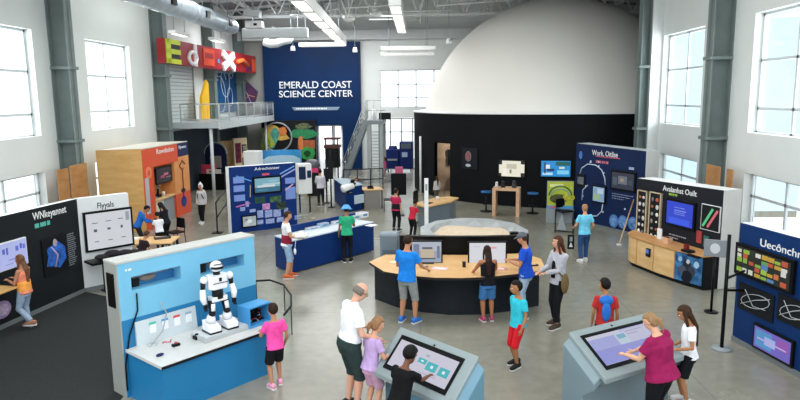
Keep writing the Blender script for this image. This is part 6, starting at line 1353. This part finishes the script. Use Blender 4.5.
# cabinets: curved front
hc = f.hit(637, 241, -.35)[1]; hc = .80
cd = .55
t = thing('oak_worktop', f.w(0, 0), f.rz, 'long pale oak worktop below the black exhibit wall', 'worktop')
front = [(.0, -.01), (.1, -.2), (.22, -.4), (.5, -cd), (L*.55, -cd-.06), (L*.8, -cd-.02), (L+.02, -cd+.1), (L+.02, -.01)]
MB().prism([(x, y) for x, y in front], hc-.04, hc, tree_wood('worktop_oak', 'c08a55', 'cf9d68')).build('worktop', t, .005)
xs = [0, .30, .62, .80, 1.0]; ed = [(x, y+.05) for x, y in front[1:-1]]
def yfr(x):
    for i in range(len(ed)-1):
        if ed[i][0] <= x <= ed[i+1][0]: k = (x-ed[i][0])/(ed[i+1][0]-ed[i][0]+1e-9); return ed[i][1]+k*(ed[i+1][1]-ed[i][1])
    return ed[0][1] if x < ed[0][0] else ed[-1][1]
cuts = [0.16, L*.27, L*.5, L*.74, L*.995]
for i, lab in enumerate(('oak cabinet at left end under the worktop', 'second oak cabinet from the left under the worktop', 'third oak cabinet from left, beside the picture cabinet', 'cabinet end covered by a dark blue figure picture')):
    x0, x1 = cuts[i]+.004, cuts[i+1]-.004; e = thing('base_cabinet', f.w(x0, 0), f.rz, lab, 'cabinet', 'cabinets under the oak worktop'); w = x1-x0
    mid = [x0+w*k/5 for k in range(6)]; pts = [(w, -.005), (0, -.005)]+[(x-x0, yfr(x)) for x in mid]
    MB().prism(pts, .09, hc-.041, M_OAK if i < 3 else M_CHAR).build('body', e)
    MB().prism([(w, -.01), (0, -.01)]+[(x-x0, yfr(x)+.05) for x in mid], 0, .09, M_CHAR).build('toe_kick', e)
    if i < 3:
        pts = [(x-x0, yfr(x)-.018) for x in mid]; pts[0] = (.015, pts[0][1]); pts[-1] = (w-.015, pts[-1][1])
        MB().prism(pts+[(p[0], p[1]+.017) for p in pts[::-1]], .11, hc-.06, M_PINE).build('door', e)
    else:
        p = (0.01, yfr(x0)-.02), (w-.01, yfr(x1)-.02); b = MB(); ff = M_NAVY
        def q_(k, z, o=0): return (p[0][0]+(p[1][0]-p[0][0])*k, p[0][1]+(p[1][1]-p[0][1])*k-o, z)
        def patch(k0, k1, z0, z1, o, m): b.add([q_(k0, z0, o), q_(k1, z0, o), q_(k1, z1, o), q_(k0, z1, o), q_(k0, z0, o-.004), q_(k1, z0, o-.004), q_(k1, z1, o-.004), q_(k0, z1, o-.004)], [(0, 1, 2, 3), (7, 6, 5, 4), (0, 4, 5, 1), (1, 5, 6, 2), (2, 6, 7, 3), (3, 7, 4, 0)], m)
        patch(0, 1, .1, hc-.05, 0, prt('1d3a66', '4a86b8', 7)); po = b.build('picture', e); b = MB()
        for k, z, s, c in ((.45, .5, .16, '2a2c34'), (.3, .36, .14, '4a5060'), (.62, .36, .16, '3a3f4c'), (.8, .55, .1, 'a8c8e0'), (.2, .6, .08, '8ab4d8'), (.48, .22, .2, '1b1e26'), (.5, .58, .07, 'c8c8d0')):
            n_ = 9; b.add([q_(k+s*math.cos(a/n_*6.283)*(1+.2*math.sin(a*3)), z+s*.8*math.sin(a/n_*6.283), .004+.001*len(b.f)) for a in range(n_)], [tuple(range(n_))], pnt(c))
        b.build('printed_figure', po)
for (px_, py_, nm, lab, fn) in ((659, 239, 'white_booklet', 'white booklet standing on the oak worktop', lambda e: MB().xz([(-.08, 0), (.08, 0), (.08, .26), (-.08, .26)], 0, .02, M_WHITE).build('cover', e)),
                                (667, 243, 'wooden_box', 'small open wooden box on the oak worktop', lambda e: MB().box(-.1, .1, -.07, .07, 0, .14, M_PINKW).box(-.08, .08, -.05, .05, .14, .142, M_CHAR).build('box_body', e)),
                                (688, 252, 'red_machine', 'dark red and black device on the oak worktop', lambda e: (MB().box(-.12, .12, -.09, .09, 0, .05, M_CHAR).build('base', e), MB().box(-.1, -.02, -.04, .05, .05, .16, pnt('7a2a28')).build('red_block', e))),
                                (694, 257, 'dark_tray', 'low dark tray at right of the red device', lambda e: MB().box(-.15, .15, -.05, .05, 0, .03, M_BLACK).build('tray', e))):
    q = at(px_, py_, hc); e = thing(nm, (q.x, q.y, hc+.001), f.rz, lab, nm.split('_')[-1]); fn(e)
q = f.hit(651, 256, -.5); e = thing('card_holder', f.w(q[0], yfr(q[0])-.04), f.rz, 'small blue and black card holder on first oak cabinet', 'card holder'); MB().box(-.06, .06, -.03, 0.018, .42, .62, M_CHAR).box(-.05, .05, -.035, -.03, .5, .6, pnt('4a7ad0')).build('holder', e)
# grey monitor on pole by the cabinets
pb = at(721.5, 349); f2 = Fr(pb, at(728, 350)); zt = f2.hit(721, 234)[1]
t = thing('floor_barrier_post', (pb.x, pb.y, 0), 0, 'black post on round grey base left of the royal blue wall', 'post')
MB().tube([(0, 0, 0), (0, 0, .035)], [.17, .15], M_GREY, 24).build('base', t); MB().tube([(0, 0, .03), (0, 0, zt)], .03, M_BLACK, 10).build('pole', t)
b = MB(); b.tube([(0, 0, zt-.75), (.45, .15, zt-.62)], .022, M_BLACK, 8); b.tube([(0, 0, zt-.95), (.42, .2, zt-1.02)], .022, M_BLACK, 8); b.build('arm', t)
q = at(715, 247, 1.35); f3 = Fr(V((q.x-.2, q.y+.15, 0)), V((q.x+.2, q.y-.05, 0)))
x0, z1 = f3.hit(704.5, 239); x1, z0 = f3.hit(726, 258)
t = thing('grey_tablet_stand', f3.w((x0+x1)/2, .1), f3.rz, 'grey framed screen on a stand before the oak cabinets', 'screen'); w = (x1-x0)/2
MB().box(-w, w, -.1, -.06, z0, z1, pnt('83898e')).build('frame', t, .01); MB().disc(0, (z0+z1)/2, w*.45, (z1-z0)*.3, -.105, -.1, pnt('c8cccf')).build('printed_figure', t); MB().tube([(0, -.05, 0), (0, -.05, z0+.1)], .025, M_BLACK, 8).build('pole', t); MB().tube([(0, -.05, 0), (0, -.05, .02)], .13, M_BLACK, 16).build('base', t)

# ================================================================== ROYAL BLUE WALL, far right
f = Fr(at(732, 340), at(800, 378)); h = f.hit(739, 222)[1]; hB = f.hit(800, 237)[1]
Lx = f.L+1.2; hC2 = h+(hB-h)*Lx/f.L; f = Fr(f.w(0, 0), f.w(Lx, 0)); L = f.L
t = ex_wall('royal_blue_exhibit_wall', f, h, .22, mat('royal_panel', '0b2e60', .45, var=.12, scale=1.5), 'royal blue exhibit wall at right edge with colourful screen', side=pnt('2a4a80'), top=pnt('d8dadc'), hB=(h+hC2)/2)
x0, z0 = f.hit(760, 242); x1, z1 = f.hit(800, 245); text('lettering', 'Uecônchr', x0, z0-.06, 0, .125, M_WHITE, t, width=(x1-x0)*1.05)
random.seed(5); cols = ['8fb84a', 'a8c850', 'c85a3a', 'e0e0d0', 'd0a83a', '5a8ac0', 'e8e8e0', '6aa85a', 'd87a4a', '26301e', '9ac04a']; dec = []
for i in range(8):
    for j in range(5):
        if random.random() < .9: a = .02+i*.12; c = .05+j*.185; dec.append((a, a+random.uniform(.07, .118), c, c+random.uniform(.1, .18), scr(random.choice(cols), .75)))
display(t, pfr(f, 738.5, 796, 247, 278) if False else (f.hit(738, 262)[0], f.hit(797, 272)[0], (f.hit(738, 277)[1]+f.hit(797, 291)[1])/2, (f.hit(738, 245)[1]+f.hit(797, 256)[1])/2), -.0, scr('24301c', .5), M_BLACK, .05, .07, deco=rects(dec))
def fourpt(f, l, r_, tl, bl, tr, br): return (f.hit(l, (tl+bl)/2)[0], f.hit(r_, (tr+br)/2)[0], (f.hit(l, bl)[1]+f.hit(r_, br)[1])/2, (f.hit(l, tl)[1]+f.hit(r_, tr)[1])/2)
for k, r in enumerate((fourpt(f, 739, 774.5, 284, 310, 292, 321), fourpt(f, 778, 812, 294, 322, 303, 331))):
    x0, x1, z0, z1 = r; b = MB(); b.box(x0, x1, -.02, 0, z0, z1, pnt('15181c')); fo = b.build('picture_frame', t); b = MB(); w, hh_ = x1-x0, z1-z0; wl = pnt('b8bcc0')
    b.tube([(x0+w*(.5+.4*math.cos(a/14*6.283)), -.024, z0+hh_*(.5+.3*math.sin(a/14*6.283+.5))) for a in range(15)], .006, wl, 4); b.tube([(x0+w*.1, -.024, z0+hh_*.2), (x0+w*.5, -.024, z0+hh_*.55), (x0+w*.9, -.024, z0+hh_*.8)], .008, wl, 4)
    b.tube([(x0+w*.2, -.024, z0+hh_*.8), (x0+w*.45, -.024, z0+hh_*.3), (x0+w*.8, -.024, z0+hh_*.35)], .006, wl, 4); b.build('chalk_lines', fo)
display(t, fourpt(f, 755, 795.5, 325, 351, 337, 364), 0, scr('7a6ad0', .7), M_BLACK, .04, deco=rects([(.05, .5, .1, .9, scr('5aa0d8', .7)), (.3, .6, .3, .7, scr('a8b8f0', .8)), (.65, .95, .4, .9, scr('a05ac0', .7)), (.1, .9, .45, .52, scr('c8b8f0', .75))]))

# ================================================================== apply the smoothing meshes
bpy.context.view_layer.update(); dgx = bpy.context.evaluated_depsgraph_get(); new = []
for o in REMESH: new.append(bpy.data.meshes.new_from_object(o.evaluated_get(dgx)))
for o, me in zip(REMESH, new):
    old = o.data; nm = old.name; o.modifiers.clear(); o.data = me; mats = [m for m in old.materials]
    me.materials.clear(); me.materials.append(mats[0]); bpy.data.meshes.remove(old); me.name = nm
    me.polygons.foreach_set('material_index', [0]*len(me.polygons)); me.polygons.foreach_set('use_smooth', [True]*len(me.polygons)); me.update()
